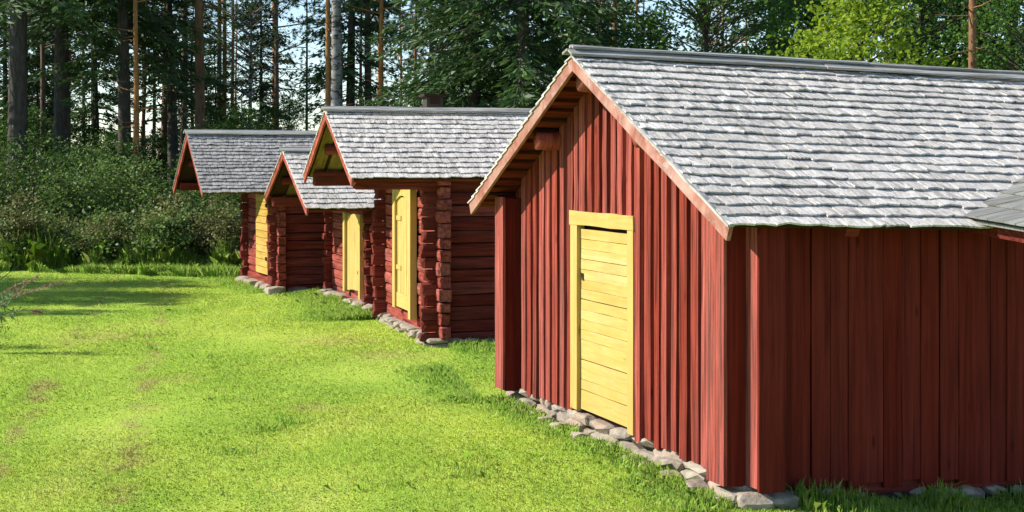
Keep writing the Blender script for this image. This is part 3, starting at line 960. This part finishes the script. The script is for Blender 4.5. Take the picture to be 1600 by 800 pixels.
# ------------------------------------------------------------------ vegetation meshes
def tube(pts, rad, sides=8):
    pts = np.asarray(pts, float)
    V, Fc = [], []
    n = len(pts)
    for i in range(n):
        d = pts[min(i + 1, n - 1)] - pts[max(i - 1, 0)]
        d /= np.linalg.norm(d)
        a = np.cross(d, (0.31, 0.95, 0.05)); a /= np.linalg.norm(a)
        b = np.cross(d, a)
        for j in range(sides):
            w = 2 * math.pi * j / sides
            V.append(pts[i] + (a * math.cos(w) + b * math.sin(w)) * rad[i])
    for i in range(n - 1):
        for j in range(sides):
            Fc.append((i * sides + j, i * sides + (j + 1) % sides, (i + 1) * sides + (j + 1) % sides, (i + 1) * sides + j))
    Fc.append(tuple((n - 1) * sides + j for j in range(sides)))
    return V, Fc

def leaves(P, size, aspect=0.6, up=0.4, droop=None):
    """diamond leaves at points P, random facing with a bias upwards; slightly folded along the rib"""
    n = len(P)
    N = rng.normal(size=(n, 3)); N[:, 2] = np.abs(N[:, 2]) + up
    N /= np.linalg.norm(N, axis=1)[:, None]
    D = rng.normal(size=(n, 3))
    if droop is not None: D = D * 0.6 + droop
    D -= (D * N).sum(1)[:, None] * N
    D /= np.linalg.norm(D, axis=1)[:, None] + 1e-9
    X = np.cross(N, D)
    s = size * rng.uniform(0.6, 1.35, size=n)[:, None]
    return np.stack([P - D * s * 0.5, P + X * s * aspect * 0.5 - D * s * 0.05, P + D * s * 0.5, P - X * s * aspect * 0.5 - D * s * 0.05], 1)

def mesh_of(vf, name, mat, smooth=True):
    me = bpy.data.meshes.new(name)
    me.from_pydata([tuple(v) for v in vf[0]], [], vf[1])
    me.materials.append(mat)
    if smooth:
        me.polygons.foreach_set('use_smooth', np.ones(len(me.polygons), bool))
    me.update()
    return me

def trunk_vf(h, r0, lean=0.02, sides=10, rt=0.25, n=14, taper=1.0):
    a, b = R.uniform(0, 6.28), R.uniform(0, 6.28)
    pts, rad = [], []
    for i in range(n):
        t = i / (n - 1)
        wob = 0.07 * math.sin(t * 7 + a) + lean * h * t
        pts.append((wob * math.cos(b), wob * math.sin(b), h * t - 0.15 * (i == 0)))
        rad.append(r0 * ((1.0 - t) ** taper * (1 - rt) + rt) * (1.25 if i == 0 else 1.0))
    return tube(pts, rad, sides), np.array(pts)

def on_trunk(pts, z):
    return np.array([np.interp(z, pts[:, 2], pts[:, 0]), np.interp(z, pts[:, 2], pts[:, 1]), z])

def make_pine(seed, h, r0, bare, mat_trunk, dead=18):
    global R, rng
    R = random.Random(seed); rng = np.random.default_rng(seed)
    vf, pts = trunk_vf(h, r0, 0.012, 12)
    mb = MB(); mb.add(vf)
    P = []
    for k in range(dead):                                # dead branch stubs on the bare trunk
        z = R.uniform(bare * 0.3, bare); w = R.uniform(0, 6.28); ln = R.uniform(0.3, 1.7)
        p = on_trunk(pts, z); d = np.array([math.cos(w), math.sin(w), R.uniform(-0.3, 0.25)])
        mb.add(tube([p, p + d * ln * 0.5, p + d * ln + np.array([0, 0, R.uniform(-.12, .16)])], [0.022, 0.015, 0.006], 5))
    nb = 30
    for k in range(nb):
        t = (k + R.random()) / nb
        z = bare + (h - bare) * t
        w = k * 2.4 + R.uniform(-.4, .4)
        ln = (1 - t) ** 0.6 * R.uniform(1.2, 2.4) + 0.4
        p = on_trunk(pts, z); d = np.array([math.cos(w), math.sin(w), R.uniform(0.0, 0.45)])
        q1 = p + d * ln * 0.55; q2 = p + d * ln + np.array([0, 0, 0.12])
        mb.add(tube([p, q1, q2], [0.035, 0.022, 0.008], 5))
        for j in range(int(5 + ln * 5)):
            s = R.uniform(0.35, 1.05)
            P.append(p + (q2 - p) * s + rng.normal(scale=(0.26, 0.26, 0.13)))
    P = np.array(P)
    nn = 34                                              # needle tufts: thin blades round each shoot
    C = np.repeat(P, nn, 0)
    D = rng.normal(size=C.shape); D[:, 2] += 0.35; D /= np.linalg.norm(D, axis=1)[:, None]
    X = np.cross(D, rng.normal(size=C.shape)); X /= np.linalg.norm(X, axis=1)[:, None]
    ln = rng.uniform(0.12, 0.24, size=(len(C), 1))
    tri = np.stack([C + X * 0.013, C - X * 0.013, C + D * ln], 1)
    return dict(trunk=mesh_of((mb.V, mb.F), 'trunk', mat_trunk), crown=fast_mesh('crown', tri, 3, M['pine']))

def make_spruce(seed, h, r0, width, low, dens=1.0, mat='spruce'):
    global R, rng
    R = random.Random(seed); rng = np.random.default_rng(seed)
    vf, pts = trunk_vf(h, r0, 0.006, 12, 0.08)
    mb = MB(); mb.add(vf)
    quads = []
    z = low
    while z < h - 0.3:
        t = (z - low) / (h - low)
        nb = R.randint(4, 6)
        for k in range(nb):
            w = R.uniform(0, 6.28)
            ln = width * ((1 - t) ** 0.75) * R.uniform(0.65, 1.1) + 0.25
            p = on_trunk(pts, z + R.uniform(-.3, .3))
            o = np.array([math.cos(w), math.sin(w), 0.0])
            sag = -R.uniform(0.15, 0.62) * ln * (1 - t)
            m = 5
            br = [p + o * ln * s + np.array([0, 0, sag * (s ** 1.2) + (0.16 * ln * max(0, s - 0.65))]) for s in np.linspace(0, 1, m)]
            mb.add(tube(br, [0.026, 0.02, 0.014, 0.009, 0.005], 4))
            cnt = int(62 * ln * dens) + 8
            s = rng.uniform(0.12, 1.03, size=cnt)
            bp = np.stack([np.interp(s, np.linspace(0, 1, m), [b[i] for b in br]) for i in range(3)], 1)
            sid = np.array([-o[1], o[0], 0])
            sg = rng.choice([-1, 1], size=(cnt, 1)) * rng.uniform(0.2, 1.0, size=(cnt, 1))
            D = o * rng.uniform(0.3, 1.0, size=(cnt, 1)) + sid * sg + np.array([0, 0, -1]) * rng.uniform(0.0, 0.75, size=(cnt, 1))
            D /= np.linalg.norm(D, axis=1)[:, None]
            l2 = rng.uniform(0.14, 0.34, size=(cnt, 1)) * (0.6 + 0.4 * (1 - t))
            X = np.cross(D, rng.normal(size=D.shape) + np.array([0, 0, 1.2])); X /= np.linalg.norm(X, axis=1)[:, None]
            wd = rng.uniform(0.016, 0.042, size=(cnt, 1))
            bp = bp + sid * sg * rng.uniform(0, 0.42, size=(cnt, 1)) * (1 - s[:, None] * 0.6) * min(1.0, ln) + rng.normal(scale=0.06, size=bp.shape)
            quads.append(np.stack([bp, bp + D * l2 * 0.5 + X * wd, bp + D * l2, bp + D * l2 * 0.5 - X * wd], 1))
        z += R.uniform(0.22, 0.36)
    return dict(trunk=mesh_of((mb.V, mb.F), 'trunk', M['bark_spruce']), crown=fast_mesh('crown', np.concatenate(quads), 4, M[mat]))

def make_broadleaf(seed, h, r0, z0, rad, nclump, nleaf, size, mat, trunk_mat, stems=1, spread=0.34):
    """broad-leaved tree or shrub: forking stems, clumps of leaves round the branch ends"""
    global R, rng
    R = random.Random(seed); rng = np.random.default_rng(seed)
    mb = MB()
    heads = []
    for s in range(stems):
        vf, pts = trunk_vf(h * R.uniform(0.75, 1.0), r0, 0.03 if stems == 1 else R.uniform(0.05, 0.22), 8 if stems == 1 else 5, 0.15, 10)
        off = np.array([R.uniform(-.25, .25), R.uniform(-.25, .25), 0]) * (stems > 1)
        mb.add(([np.array(v) + off for v in vf[0]], vf[1]))
        heads.append(pts + off)
    Q = []
    for k in range(nclump):
        pts = heads[k % stems]
        hh = pts[-1, 2]
        t = R.uniform(0, 1) ** 0.8
        z = z0 + (hh - z0) * t
        prof = math.sin(math.pi * (0.12 + 0.86 * t)) ** 0.7
        w = R.uniform(0, 6.28)
        rr = rad * prof * R.uniform(0.25, 1.0) ** 0.6
        p = on_trunk(pts, max(z0 * 0.6, z - rr * 0.5))
        c = on_trunk(pts, z) + np.array([math.cos(w) * rr, math.sin(w) * rr, R.uniform(-.1, .25)])
        mid = (p + c) / 2 + np.array([0, 0, 0.06])
        mb.add(tube([p, mid, c], [max(0.006, r0 * 0.22), max(0.005, r0 * 0.14), 0.003], 4))
        m = int(nleaf * R.uniform(0.6, 1.4))
        sp = spread * R.uniform(0.6, 1.3)
        Q.append(c + rng.normal(scale=(sp, sp, sp * 0.55), size=(m, 3)))
        Q.append(mid + (c - mid) * rng.random((m // 4, 1)) + rng.normal(scale=sp * 0.35, size=(m // 4, 3)))
    Q = np.concatenate(Q)
    Q = Q[Q[:, 2] > 0.05]
    return dict(trunk=mesh_of((mb.V, mb.F), 'trunk', trunk_mat), crown=fast_mesh('crown', leaves(Q, size), 4, mat))

def plant(kind, name, x, y, label, cat, group=None, scale=1.0, rz=None, sz=1.0, tr='trunk', cr='crown', trunk_mesh=None):
    r = empty(name, (x, y, float(ground_h(np.array(x), y)) - 0.03), R2.uniform(0, 6.28) if rz is None else rz)
    r.scale = (scale, scale, scale * sz)
    link(bpy.data.objects.new(tr, trunk_mesh or kind['trunk']), r)
    link(bpy.data.objects.new(cr, kind['crown']), r)
    return tag(r, label, cat, group)
R2 = random.Random(5)

PINE = [make_pine(21, 17, 0.135, 9.0, M['bark_pine']), make_pine(22, 18, 0.15, 10.0, M['bark_orange']), make_pine(23, 16, 0.12, 7.0, M['bark_grey'])]
PINE_LOW = make_pine(24, 11, 0.085, 3.0, M['bark_pine'], 4)
SPRUCE = [make_spruce(31, 15, 0.17, 2.5, 1.2), make_spruce(32, 13, 0.14, 2.0, 2.2, 0.9), make_spruce(33, 9, 0.10, 1.7, 0.5, 1.2)]
SPRUCE_BARE = make_spruce(34, 16, 0.22, 2.0, 5.2, 0.8)
BIRCH = make_broadleaf(41, 15, 0.17, 7.0, 2.6, 90, 45, 0.085, M['decid'], M['bark_birch'], spread=0.4)
DECID = [make_broadleaf(42, 9, 0.10, 2.0, 2.2, 150, 70, 0.10, M['decid'], M['twig'], spread=0.36),
         make_broadleaf(43, 8, 0.09, 1.4, 1.9, 130, 70, 0.095, M['decid'], M['twig'], spread=0.34)]
MAPLE = make_broadleaf(44, 8.5, 0.10, 1.8, 2.1, 130, 70, 0.13, M['maple'], M['twig'], spread=0.34)
SHRUB = [make_broadleaf(51, 2.6, 0.018, 0.15, 1.15, 90, 36, 0.075, M['shrub'], M['twig'], 8, 0.20),
         make_broadleaf(52, 2.1, 0.016, 0.10, 1.10, 80, 34, 0.070, M['shrub_pale'], M['twig'], 9, 0.19),
         make_broadleaf(53, 3.3, 0.020, 0.30, 1.20, 100, 36, 0.085, M['shrub'], M['twig'], 7, 0.22)]
WEED = [make_broadleaf(54, 0.85, 0.010, 0.05, 0.42, 36, 40, 0.070, M['shrub_pale'], M['twig'], 7, 0.12),
        make_broadleaf(55, 1.15, 0.010, 0.08, 0.45, 36, 40, 0.060, M['dry'], M['twig'], 8, 0.13)]

def T(kind, name, px, Y, label, cat, group=None, **kw):
    p = at(px, Y)
    return plant(kind, name, p.x, p.y, label, cat, group, **kw)

# ---- trees that can be told apart, from left to right
G1 = 'trees of the forest edge'
T(SPRUCE_BARE, 'spruce_tree', 30, 36, 'thick grey spruce trunk at the far left edge of the picture', 'spruce', G1, scale=1.25)
T(SPRUCE_BARE, 'spruce_tree', 96, 39, 'dark spruce with a broad trunk second from the left edge', 'spruce', G1, scale=1.15)
T(SPRUCE_BARE, 'spruce_tree', 193, 38, 'tall grey spruce trunk right beside a bright orange pine stem', 'spruce', G1, scale=0.95)
T(PINE[1], 'pine_tree', 208, 37, 'bright orange pine stem close behind a grey spruce trunk at left', 'pine', G1, scale=0.62)
T(PINE[0], 'pine_tree', 242, 50, 'thin dark pine pole in the gap left of the farthest roof', 'pine', G1, scale=0.6)
T(SPRUCE_BARE, 'spruce_tree', 268, 41, 'dark spruce trunk just left of the farthest cottage gable', 'spruce', G1, scale=0.8)
T(PINE[2], 'pine_tree', 282, 43, 'grey pine trunk touching the dark spruce beside the farthest gable', 'pine', G1, scale=1.0)
T(PINE[0], 'pine_tree', 308, 39, 'brown pine trunk rising behind the gable end of the farthest roof', 'pine', G1, scale=1.15)
T(PINE[0], 'pine_tree', 352, 47, 'slim brown pine behind the left part of the farthest roof', 'pine', G1, scale=0.75)
T(BIRCH, 'birch_tree', 390, 45, 'slim pale birch behind the middle of the farthest roof', 'birch', G1, scale=0.62)
T(PINE[2], 'pine_tree', 430, 46, 'slender grey pine above the smallest cottage', 'pine', G1, scale=0.8)
T(PINE[1], 'pine_tree', 512, 35, 'bright orange sunlit pine left of the thick white birch', 'pine', G1, scale=0.62)
T(BIRCH, 'birch_tree', 531, 34, 'thick white birch trunk with black marks above the middle cottage', 'birch', G1, scale=1.05)
T(SPRUCE_BARE, 'spruce_tree', 548, 38, 'dark spruce trunk close behind the thick white birch', 'spruce', G1, scale=0.75)
T(PINE[2], 'pine_tree', 582, 38, 'dark grey pine trunk right of the thick white birch', 'pine', G1, scale=0.95)
T(PINE[1], 'pine_tree', 597, 36, 'orange pine stem close to a dark grey trunk above the middle roof', 'pine', G1, scale=0.58)
T(PINE_LOW, 'pine_tree', 624, 62, 'young green pine standing against open sky', 'pine', G1, scale=1.0)
T(PINE[0], 'pine_tree', 648, 44, 'brown pine stem left of the small chimney', 'pine', G1, scale=0.62)
T(PINE[2], 'pine_tree', 672, 46, 'pale brown pine stem directly behind the small chimney', 'pine', G1, scale=0.62)
T(SPRUCE[0], 'spruce_tree', 735, 33, 'lush dark spruce right of the small chimney', 'spruce', G1, scale=1.0)
T(SPRUCE[0], 'spruce_tree', 812, 31, 'largest dark spruce behind the gap between the middle cottage and the shed', 'spruce', G1, scale=1.1)
T(SPRUCE[1], 'spruce_tree', 868, 36, 'dark spruce just left of the shed gable peak', 'spruce', G1, scale=1.0)
for px, Y, s, k, lab in ((903, 46, 0.55, 1, 'orange pine stem right above the shed gable peak'), (917, 48, 0.5, 1, 'second orange pine stem right of the shed gable peak'),
        (937, 47, 0.5, 1, 'third orange pine stem right of the shed gable peak'), (960, 40, 0.75, 0, 'stout brown pine trunk above the near end of the shed ridge'),
        (996, 45, 0.55, 0, 'brown pine stem fourth from the shed gable peak along the ridge')):
    T(PINE[k], 'pine_tree', px, Y, lab, 'pine', G1, scale=s)
T(DECID[1], 'broadleaf_tree', 1010, 36, 'green broad-leaved tree behind the near end of the shed ridge', 'tree', G1, scale=0.95)
T(DECID[0], 'broadleaf_tree', 1110, 31, 'dense green broad-leaved tree above the shed ridge left of the maple', 'tree', G1, scale=1.0)
T(PINE[0], 'pine_tree', 1127, 42, 'brown pine trunk showing through leaves above the shed ridge', 'pine', G1, scale=0.6)
T(SPRUCE[1], 'spruce_tree', 1205, 37, 'dark spruce among the broad-leaved trees above the shed roof', 'spruce', G1, scale=1.0)
T(BIRCH, 'birch_tree', 1258, 38, 'pale birch trunk left of the yellow-green maple', 'birch', G1, scale=0.62)
T(MAPLE, 'maple_tree', 1342, 26, 'bright yellow-green maple above the shed roof', 'maple', G1, scale=0.78)
T(DECID[0], 'broadleaf_tree', 1440, 33, 'dark green broad-leaved tree between the maple and the lone pine', 'tree', G1, scale=1.0)
T(PINE[0], 'pine_tree', 1520, 27, 'lone straight pine trunk above the right end of the shed roof', 'pine', G1, scale=0.75)
T(SPRUCE[0], 'spruce_tree', 1580, 33, 'dark spruce at the right edge of the picture', 'spruce', G1, scale=1.05)
T(SPRUCE[1], 'spruce_tree', 1490, 38, 'dark spruce left of the lone pine trunk', 'spruce', G1, scale=1.1)

for px, Y, s, k, lab in ((64, 44, 0.8, 2, 'dark narrow pine trunk between the two thick trunks at the far left'), (108, 46, 0.75, 0, 'brown pine stem just right of the second thick trunk from the left'),
        (128, 52, 0.7, 2, 'thin grey pine stem midway between the left edge and the bright orange pine'), (222, 52, 0.5, 1, 'thin orange pine just right of the brightest orange pine at left'),
        (366, 50, 0.6, 1, 'thin orange pine behind the farthest roof left of the slim birch'), (480, 52, 0.6, 2, 'thin dark pine left of the orange pine beside the thick birch'),
        (563, 50, 0.6, 0, 'brown pine stem in the gap right of the thick white birch'), (690, 48, 0.6, 0, 'brown pine stem just right of the small chimney')):
    T(PINE[k], 'pine_tree', px, Y, lab, 'pine', G1, scale=s)

# ---- deeper rows that nobody could tell apart
GB = 'trees deeper in the forest'
R2 = random.Random(77)
for i in range(34):
    px = -60 + 1720 * (i + R2.uniform(0, 1)) / 34
    Y = R2.uniform(46, 66)
    c = R2.random() * (0.62 if px < 700 else 1.0)
    if 600 < px < 665 or 430 < px < 490: continue
    if c < 0.45:
        T(R2.choice(PINE), 'pine_tree', px, Y, 'slender pine half hidden in the rows deeper in the forest', 'pine', GB, scale=R2.uniform(0.6, 0.95))
    elif c < 0.60:
        T(PINE_LOW, 'pine_tree', px, Y, 'young bushy pine half hidden in the rows deeper in the forest', 'pine', GB, scale=R2.uniform(0.7, 1.1))
    elif c < 0.84:
        T(R2.choice(SPRUCE), 'spruce_tree', px, Y, 'dark spruce half hidden in the rows deeper in the forest', 'spruce', GB, scale=R2.uniform(0.6, 0.95))
    else:
        T(R2.choice(DECID), 'broadleaf_tree', px, Y, 'broad-leaved tree half hidden in the rows deeper in the forest', 'tree', GB, scale=R2.uniform(0.6, 0.9))
# young spruces and broad-leaved saplings that fill the left of the forest edge
GS = 'saplings in the forest edge'
for px, Y, k, s in ((-20, 37, DECID[1], 0.62), (250, 47, DECID[1], 0.5), (475, 52, DECID[1], 0.5), (18, 39, DECID[1], 0.42), (320, 50, DECID[0], 0.5), (620, 60, DECID[0], 0.5), (8, 46, SPRUCE[1], 0.85), (84, 50, SPRUCE[0], 0.7), (-50, 42, SPRUCE[0], 0.7), (172, 44, DECID[1], 0.5), (300, 52, SPRUCE[1], 0.7), (36, 41, DECID[0], 0.45), (62, 47, SPRUCE[2], 0.8), (150, 45, SPRUCE[1], 0.75), (128, 41, DECID[1], 0.42), (225, 50, DECID[1], 0.5), (335, 47, SPRUCE[2], 0.7),
                    (372, 42, DECID[1], 0.6), (408, 47, SPRUCE[1], 0.7), (450, 46, DECID[0], 0.5), (565, 48, DECID[1], 0.5), (700, 38, DECID[1], 0.72),
                    (1060, 34, DECID[1], 0.75), (1180, 32, DECID[1], 0.8), (1260, 33, DECID[0], 0.8), (1395, 28, MAPLE, 0.50), (1540, 31, DECID[1], 0.8), (1620, 28, DECID[0], 0.8)):
    conifer = k in SPRUCE
    lab = 'small yellow-green maple right of the large maple' if k is MAPLE else 'young dark spruce filling a gap between the larger trunks' if conifer else \
        'leafy young tree among the trunks left of the shed' if px < 800 else 'leafy young tree rising behind the shed roof'
    T(k, 'young_spruce' if conifer else 'young_tree', px, Y, lab, 'spruce' if conifer else 'tree', GS, scale=s)

# ---- thicket along the end of the lawn
GT = 'shrubs of the thicket'
for i in range(44):
    px = -90 + 620 * (i % 22 + R2.uniform(0.1, 0.9)) / 22
    row = i // 22
    Y = (33.5 if row == 0 else 35.6) + R2.uniform(-0.9, 0.9)
    k = R2.choice(SHRUB if row else [SHRUB[0], SHRUB[1], SHRUB[1]])
    s = R2.uniform(0.55, 1.12)
    pale = k is SHRUB[1]
    T(k, 'shrub', px, Y, 'pale green shrub in the thicket behind the lawn' if pale else 'dark green shrub in the thicket behind the lawn', 'shrub', GT, scale=s, tr='stem', cr='foliage')
for i in range(30):
    px = 480 + 1200 * (i + R2.random()) / 30
    T(R2.choice(SHRUB), 'shrub', px, R2.uniform(33, 37), 'dark green shrub behind the buildings', 'shrub', 'shrubs behind the buildings', scale=R2.uniform(0.8, 1.2), tr='stem', cr='foliage')
for i in range(54):
    px = -70 + 470 * (i + R2.random()) / 54
    Y = R2.uniform(30.7, 32.6)
    k = R2.choice(WEED + [WEED[0]])
    T(k, 'weed', px, Y, 'tall dry weed at the back edge of the lawn' if k is WEED[1] else 'leafy green weed at the back edge of the lawn', 'weed', 'weeds along the back edge of the lawn', scale=R2.uniform(0.6, 1.35), tr='stem', cr='foliage')
# ---- trees beside the lawn, outside the picture, whose crowns throw the shadows at its far end
for x, y, k, s in ((-18.0, 25.0, SPRUCE[0], 0.62), (-18.5, 26.6, SPRUCE[0], 0.66), (-17.5, 23.4, SPRUCE[2], 1.02), (-19.0, 24.2, DECID[1], 1.1), (-17.0, 25.9, DECID[1], 0.95), (-18.5, 21.8, SPRUCE[1], 0.74), (-16.0, 24.6, DECID[0], 0.95), (-16.5, 27.0, DECID[0], 0.9), (-15.5, 23.0, DECID[1], 0.8),
                   (-19.0, 39.0, SPRUCE[1], 0.9)):
    plant(k, 'tree', x, y, 'tree left of the picture that shades the far end of the lawn', 'tree', 'trees left of the lawn', scale=s)

# ------------------------------------------------------------------ willowherb leaning in from the left
def willowherb():
    global rng
    rng = np.random.default_rng(3)
    Y = 17.0
    root = tag(empty('willowherb', at(-45, Y)), 'willowherb with pinkish seed spikes leaning in at the left edge', 'wildflower')
    k = Y / F
    def P(px, py, dy=0.0):
        return np.array([(px + 45) * k, dy, CAM_H - (py - HY) * k])
    stems = [((-45, 540), (-20, 490), (30, 462), (117, 434)), ((-45, 540), (-25, 488), (25, 458), (62, 431)), ((-40, 545), (-10, 500), (30, 485), (62, 489)),
             ((-50, 540), (-35, 480), (0, 460), (34, 440))]
    mb = MB(); pods = []; lv = []
    for i, st in enumerate(stems):
        pts = np.array([P(x, y, (i - 1.5) * 0.12 * j / 3) for j, (x, y) in enumerate(st)])
        tt = np.linspace(0, 3, 40)
        pts = np.stack([np.interp(tt, range(4), pts[:, c]) for c in range(3)], 1)
        pts[1:-1] = (pts[:-2] + pts[1:-1] + pts[2:]) / 3
        mb.add(tube(pts, np.linspace(0.006, 0.002, 40), 5))
        d = pts[-1] - pts[-8]; d /= np.linalg.norm(d)
        s = rng.uniform(0.62 if i != 2 else 0.85, 1.0, 150)
        C = np.stack([np.interp(s * 39, range(40), pts[:, c]) for c in range(3)], 1)
        Dv = rng.normal(size=C.shape) + d * 1.1 + np.array([0, 0, .5]); Dv /= np.linalg.norm(Dv, axis=1)[:, None]
        X = np.cross(Dv, rng.normal(size=C.shape)); X /= np.linalg.norm(X, axis=1)[:, None]
        l = rng.uniform(0.03, 0.07, (150, 1)) * (1.3 - s[:, None] * 0.6)
        pods.append(np.stack([C, C + Dv * l * .5 + X * .004, C + Dv * l, C + Dv * l * .5 - X * .004], 1))
        s = rng.uniform(0.15, 0.68, 70)
        C = np.stack([np.interp(s * 39, range(40), pts[:, c]) for c in range(3)], 1)
        Dv = rng.normal(size=C.shape) + np.array([0.3, 0, .1]); Dv /= np.linalg.norm(Dv, axis=1)[:, None]
        X = np.cross(Dv, rng.normal(size=C.shape)); X /= np.linalg.norm(X, axis=1)[:, None]
        l = rng.uniform(0.07, 0.13, (70, 1))
        lv.append(np.stack([C, C + Dv * l * .4 + X * .010, C + Dv * l, C + Dv * l * .4 - X * .010], 1))
    for (x, y) in ((18, 408), (32, 412), (8, 402), (24, 425)):       # slim upright grass-like leaves
        a, b = P(-40, 470), P(x, y)
        X = np.array([0, 0, 0.012])
        lv.append(np.array([[a, (a + b) / 2 + X, b, (a + b) / 2 - X]]))
    obj('stem', mb.V, mb.F, M['fire_pod'], root, True)
    link(bpy.data.objects.new('seed_pods', fast_mesh('seed_pods', np.concatenate(pods), 4, M['fire_pod'])), root)['kind'] = 'stuff'
    link(bpy.data.objects.new('foliage', fast_mesh('foliage', np.concatenate(lv), 4, M['fire_leaf'])), root)
willowherb()
T(SHRUB[0], 'weed', -28, 17.6, 'low dark bush at the left edge of the lawn', 'weed', None, scale=0.26, tr='stem', cr='foliage')

# ------------------------------------------------------------------ grass
rng = np.random.default_rng(99)
TH = [(b.root.location.x, b.root.location.y, b.root.rotation_euler.z, b.W, b.L) for b in (A, c2, c3, c4)]
def outside(P, m=0.02):
    ok = np.ones(len(P), bool)
    for (x0, y0, th, w, l) in TH:
        dx, dy = P[:, 0] - x0, P[:, 1] - y0
        b = dx * math.cos(th) + dy * math.sin(th)
        a = -dx * math.sin(th) + dy * math.cos(th)
        ok &= ~((b > -m) & (b < l + m) & (a > -m) & (a < w + m))
    return ok
def blades(P, h, wd, lean=0.45, name='grass', mat='blade'):
    n = len(P)
    w = rng.uniform(0, 6.28, n)
    D = np.stack([np.cos(w), np.sin(w), np.zeros(n)], 1)
    X = np.stack([-np.sin(w + rng.normal(scale=.6, size=n)), np.cos(w), np.zeros(n)], 1)
    X /= np.linalg.norm(X, axis=1)[:, None]
    h = h[:, None]; wd = wd[:, None]
    le = np.abs(rng.normal(scale=lean, size=(n, 1)))
    up = np.array([0, 0, 1.0])
    a = P - X * wd * .5; b = P + X * wd * .5
    m = P + up * h * 0.6 + D * h * le * 0.35
    t = P + up * h * np.clip(1 - le * .35, .3, 1) + D * h * le
    return np.stack([a, b, m + X * wd * .35, t, m - X * wd * .35], 1)
def lawn_points(n, y0, y1):
    # evenly over the yard, thinning with distance; a little past the picture's edges
    Y = y0 * (y1 / y0) ** rng.random(n)
    X = (rng.uniform(-70, 1700, n) - 800) * Y / F
    P = np.stack([X, Y, ground_h(X, Y)], 1)
    return P[outside(P)]
P = lawn_points(540000, 8.6, 30.3)
hn = np.clip(0.0165 + 0.003 * np.sin(P[:, 0] * 2.1 + 1.7 * np.sin(P[:, 1] * 1.3)) + rng.normal(scale=0.004, size=len(P)), 0.008, 0.035) * (0.85 + P[:, 1] * 0.018)
wdn = rng.uniform(0.0028, 0.0055, len(P)) * (0.6 + P[:, 1] * 0.055)
g = link(bpy.data.objects.new('grass', fast_mesh('grass', blades(P, hn, wdn, 0.75), 5, M['blade'])))
tag(g, 'short mown yellow-green grass covering the yard', 'grass', kind='stuff')

# taller grass against the walls and at the far end of the yard
Q, H_ = [], []
def strip(x0, y0, x1, y1, width, n, h0, h1):
    t = rng.random(n); d = np.abs(rng.normal(scale=width, size=n))
    dx, dy = x1 - x0, y1 - y0
    ln = math.hypot(dx, dy)
    nx, ny = -dy / ln, dx / ln
    cl = 0.5 + 0.5 * np.sin(t * ln * 5 + 2 * np.sin(t * ln * 2.3))
    X = x0 + dx * t + nx * d; Y_ = y0 + dy * t + ny * d
    Q.append(np.stack([X, Y_, ground_h(X, Y_)], 1))
    H_.append((h0 + (h1 - h0) * rng.random(n) * cl) * np.exp(-d / (width * 2.2)))
def loc(b, x, y):
    th = b.root.rotation_euler.z
    return (b.root.location.x + x * math.cos(th) - y * math.sin(th), b.root.location.y + x * math.sin(th) + y * math.cos(th))
def wall_strip(b, p, q, width, n, h0, h1):
    strip(*loc(b, *p), *loc(b, *q), width, n, h0, h1)
wall_strip(A, (-0.10, -0.1), (-0.10, A.W), 0.17, 5600, 0.05, 0.13)
wall_strip(A, (4.2, -0.06), (0.30, -0.06), 0.20, 4800, 0.07, 0.24)
wall_strip(A, (-0.30, -0.25), (-0.25, 0.9), 0.18, 1400, 0.06, 0.17)
wall_strip(A, (-0.30, A.W - 0.1), (0.1, A.W + 2.4), 0.30, 3200, 0.05, 0.13)
wall_strip(c2, (2.4, -0.22), (0.1, -0.22), 0.35, 3500, 0.07, 0.16)
wall_strip(c2, (-0.15, c2.W), (-0.15, c2.W + 1.1), 0.45, 4000, 0.08, 0.20)
wall_strip(c3, (-0.15, -0.2), (-0.15, c3.W), 0.40, 5000, 0.06, 0.17)
wall_strip(c3, (-0.15, c3.W), (-0.15, c3.W + 0.8), 0.35, 2500, 0.06, 0.17)
wall_strip(c4, (-0.2, 0), (-0.2, c4.W + 1.2), 0.25, 2000, 0.06, 0.15)
strip(-14, 28.9, -10.2, 29.9, 0.5, 4200, 0.08, 0.34)
strip(-9.8, 29.7, -7.6, 29.2, 0.5, 3000, 0.08, 0.30)
strip(-7.4, 28.9, -5.2, 27.9, 0.7, 5200, 0.10, 0.40)
strip(-14, 30.2, -4.6, 30.2, 0.75, 26000, 0.12, 0.60)
strip(-14, 30.45, -4.6, 30.45, 1.0, 20000, 0.25, 1.05)
strip(-8.6, 29.3, -4.9, 28.6, 0.6, 7000, 0.10, 0.32)
for _ in range(26):                                       # lush tufts and weeds that the mower left
    ty = 9.6 * (26 / 9.6) ** rng.random(); tx = (rng.uniform(20, 1080) - 800) * ty / F
    m = int(rng.uniform(25, 90)); rr = rng.uniform(0.04, 0.16)
    X = tx + rng.normal(scale=rr * 1.5, size=m); Y_ = ty + rng.normal(scale=rr, size=m)
    Q.append(np.stack([X, Y_, ground_h(X, Y_)], 1)); H_.append(rng.uniform(0.03, 0.085, m))
Q = np.concatenate(Q); H_ = np.concatenate(H_)
ok = outside(Q, 0.03)
Q, H_ = Q[ok], H_[ok]
tg = link(bpy.data.objects.new('tall_grass', fast_mesh('tall_grass', blades(Q, H_, rng.uniform(0.005, 0.010, len(Q)) * np.minimum(0.6 + Q[:, 1] * 0.028, 1.15), 0.5), 5, M['tall'])))
tag(tg, 'long uncut grass along the walls and the back of the yard', 'grass', kind='stuff')
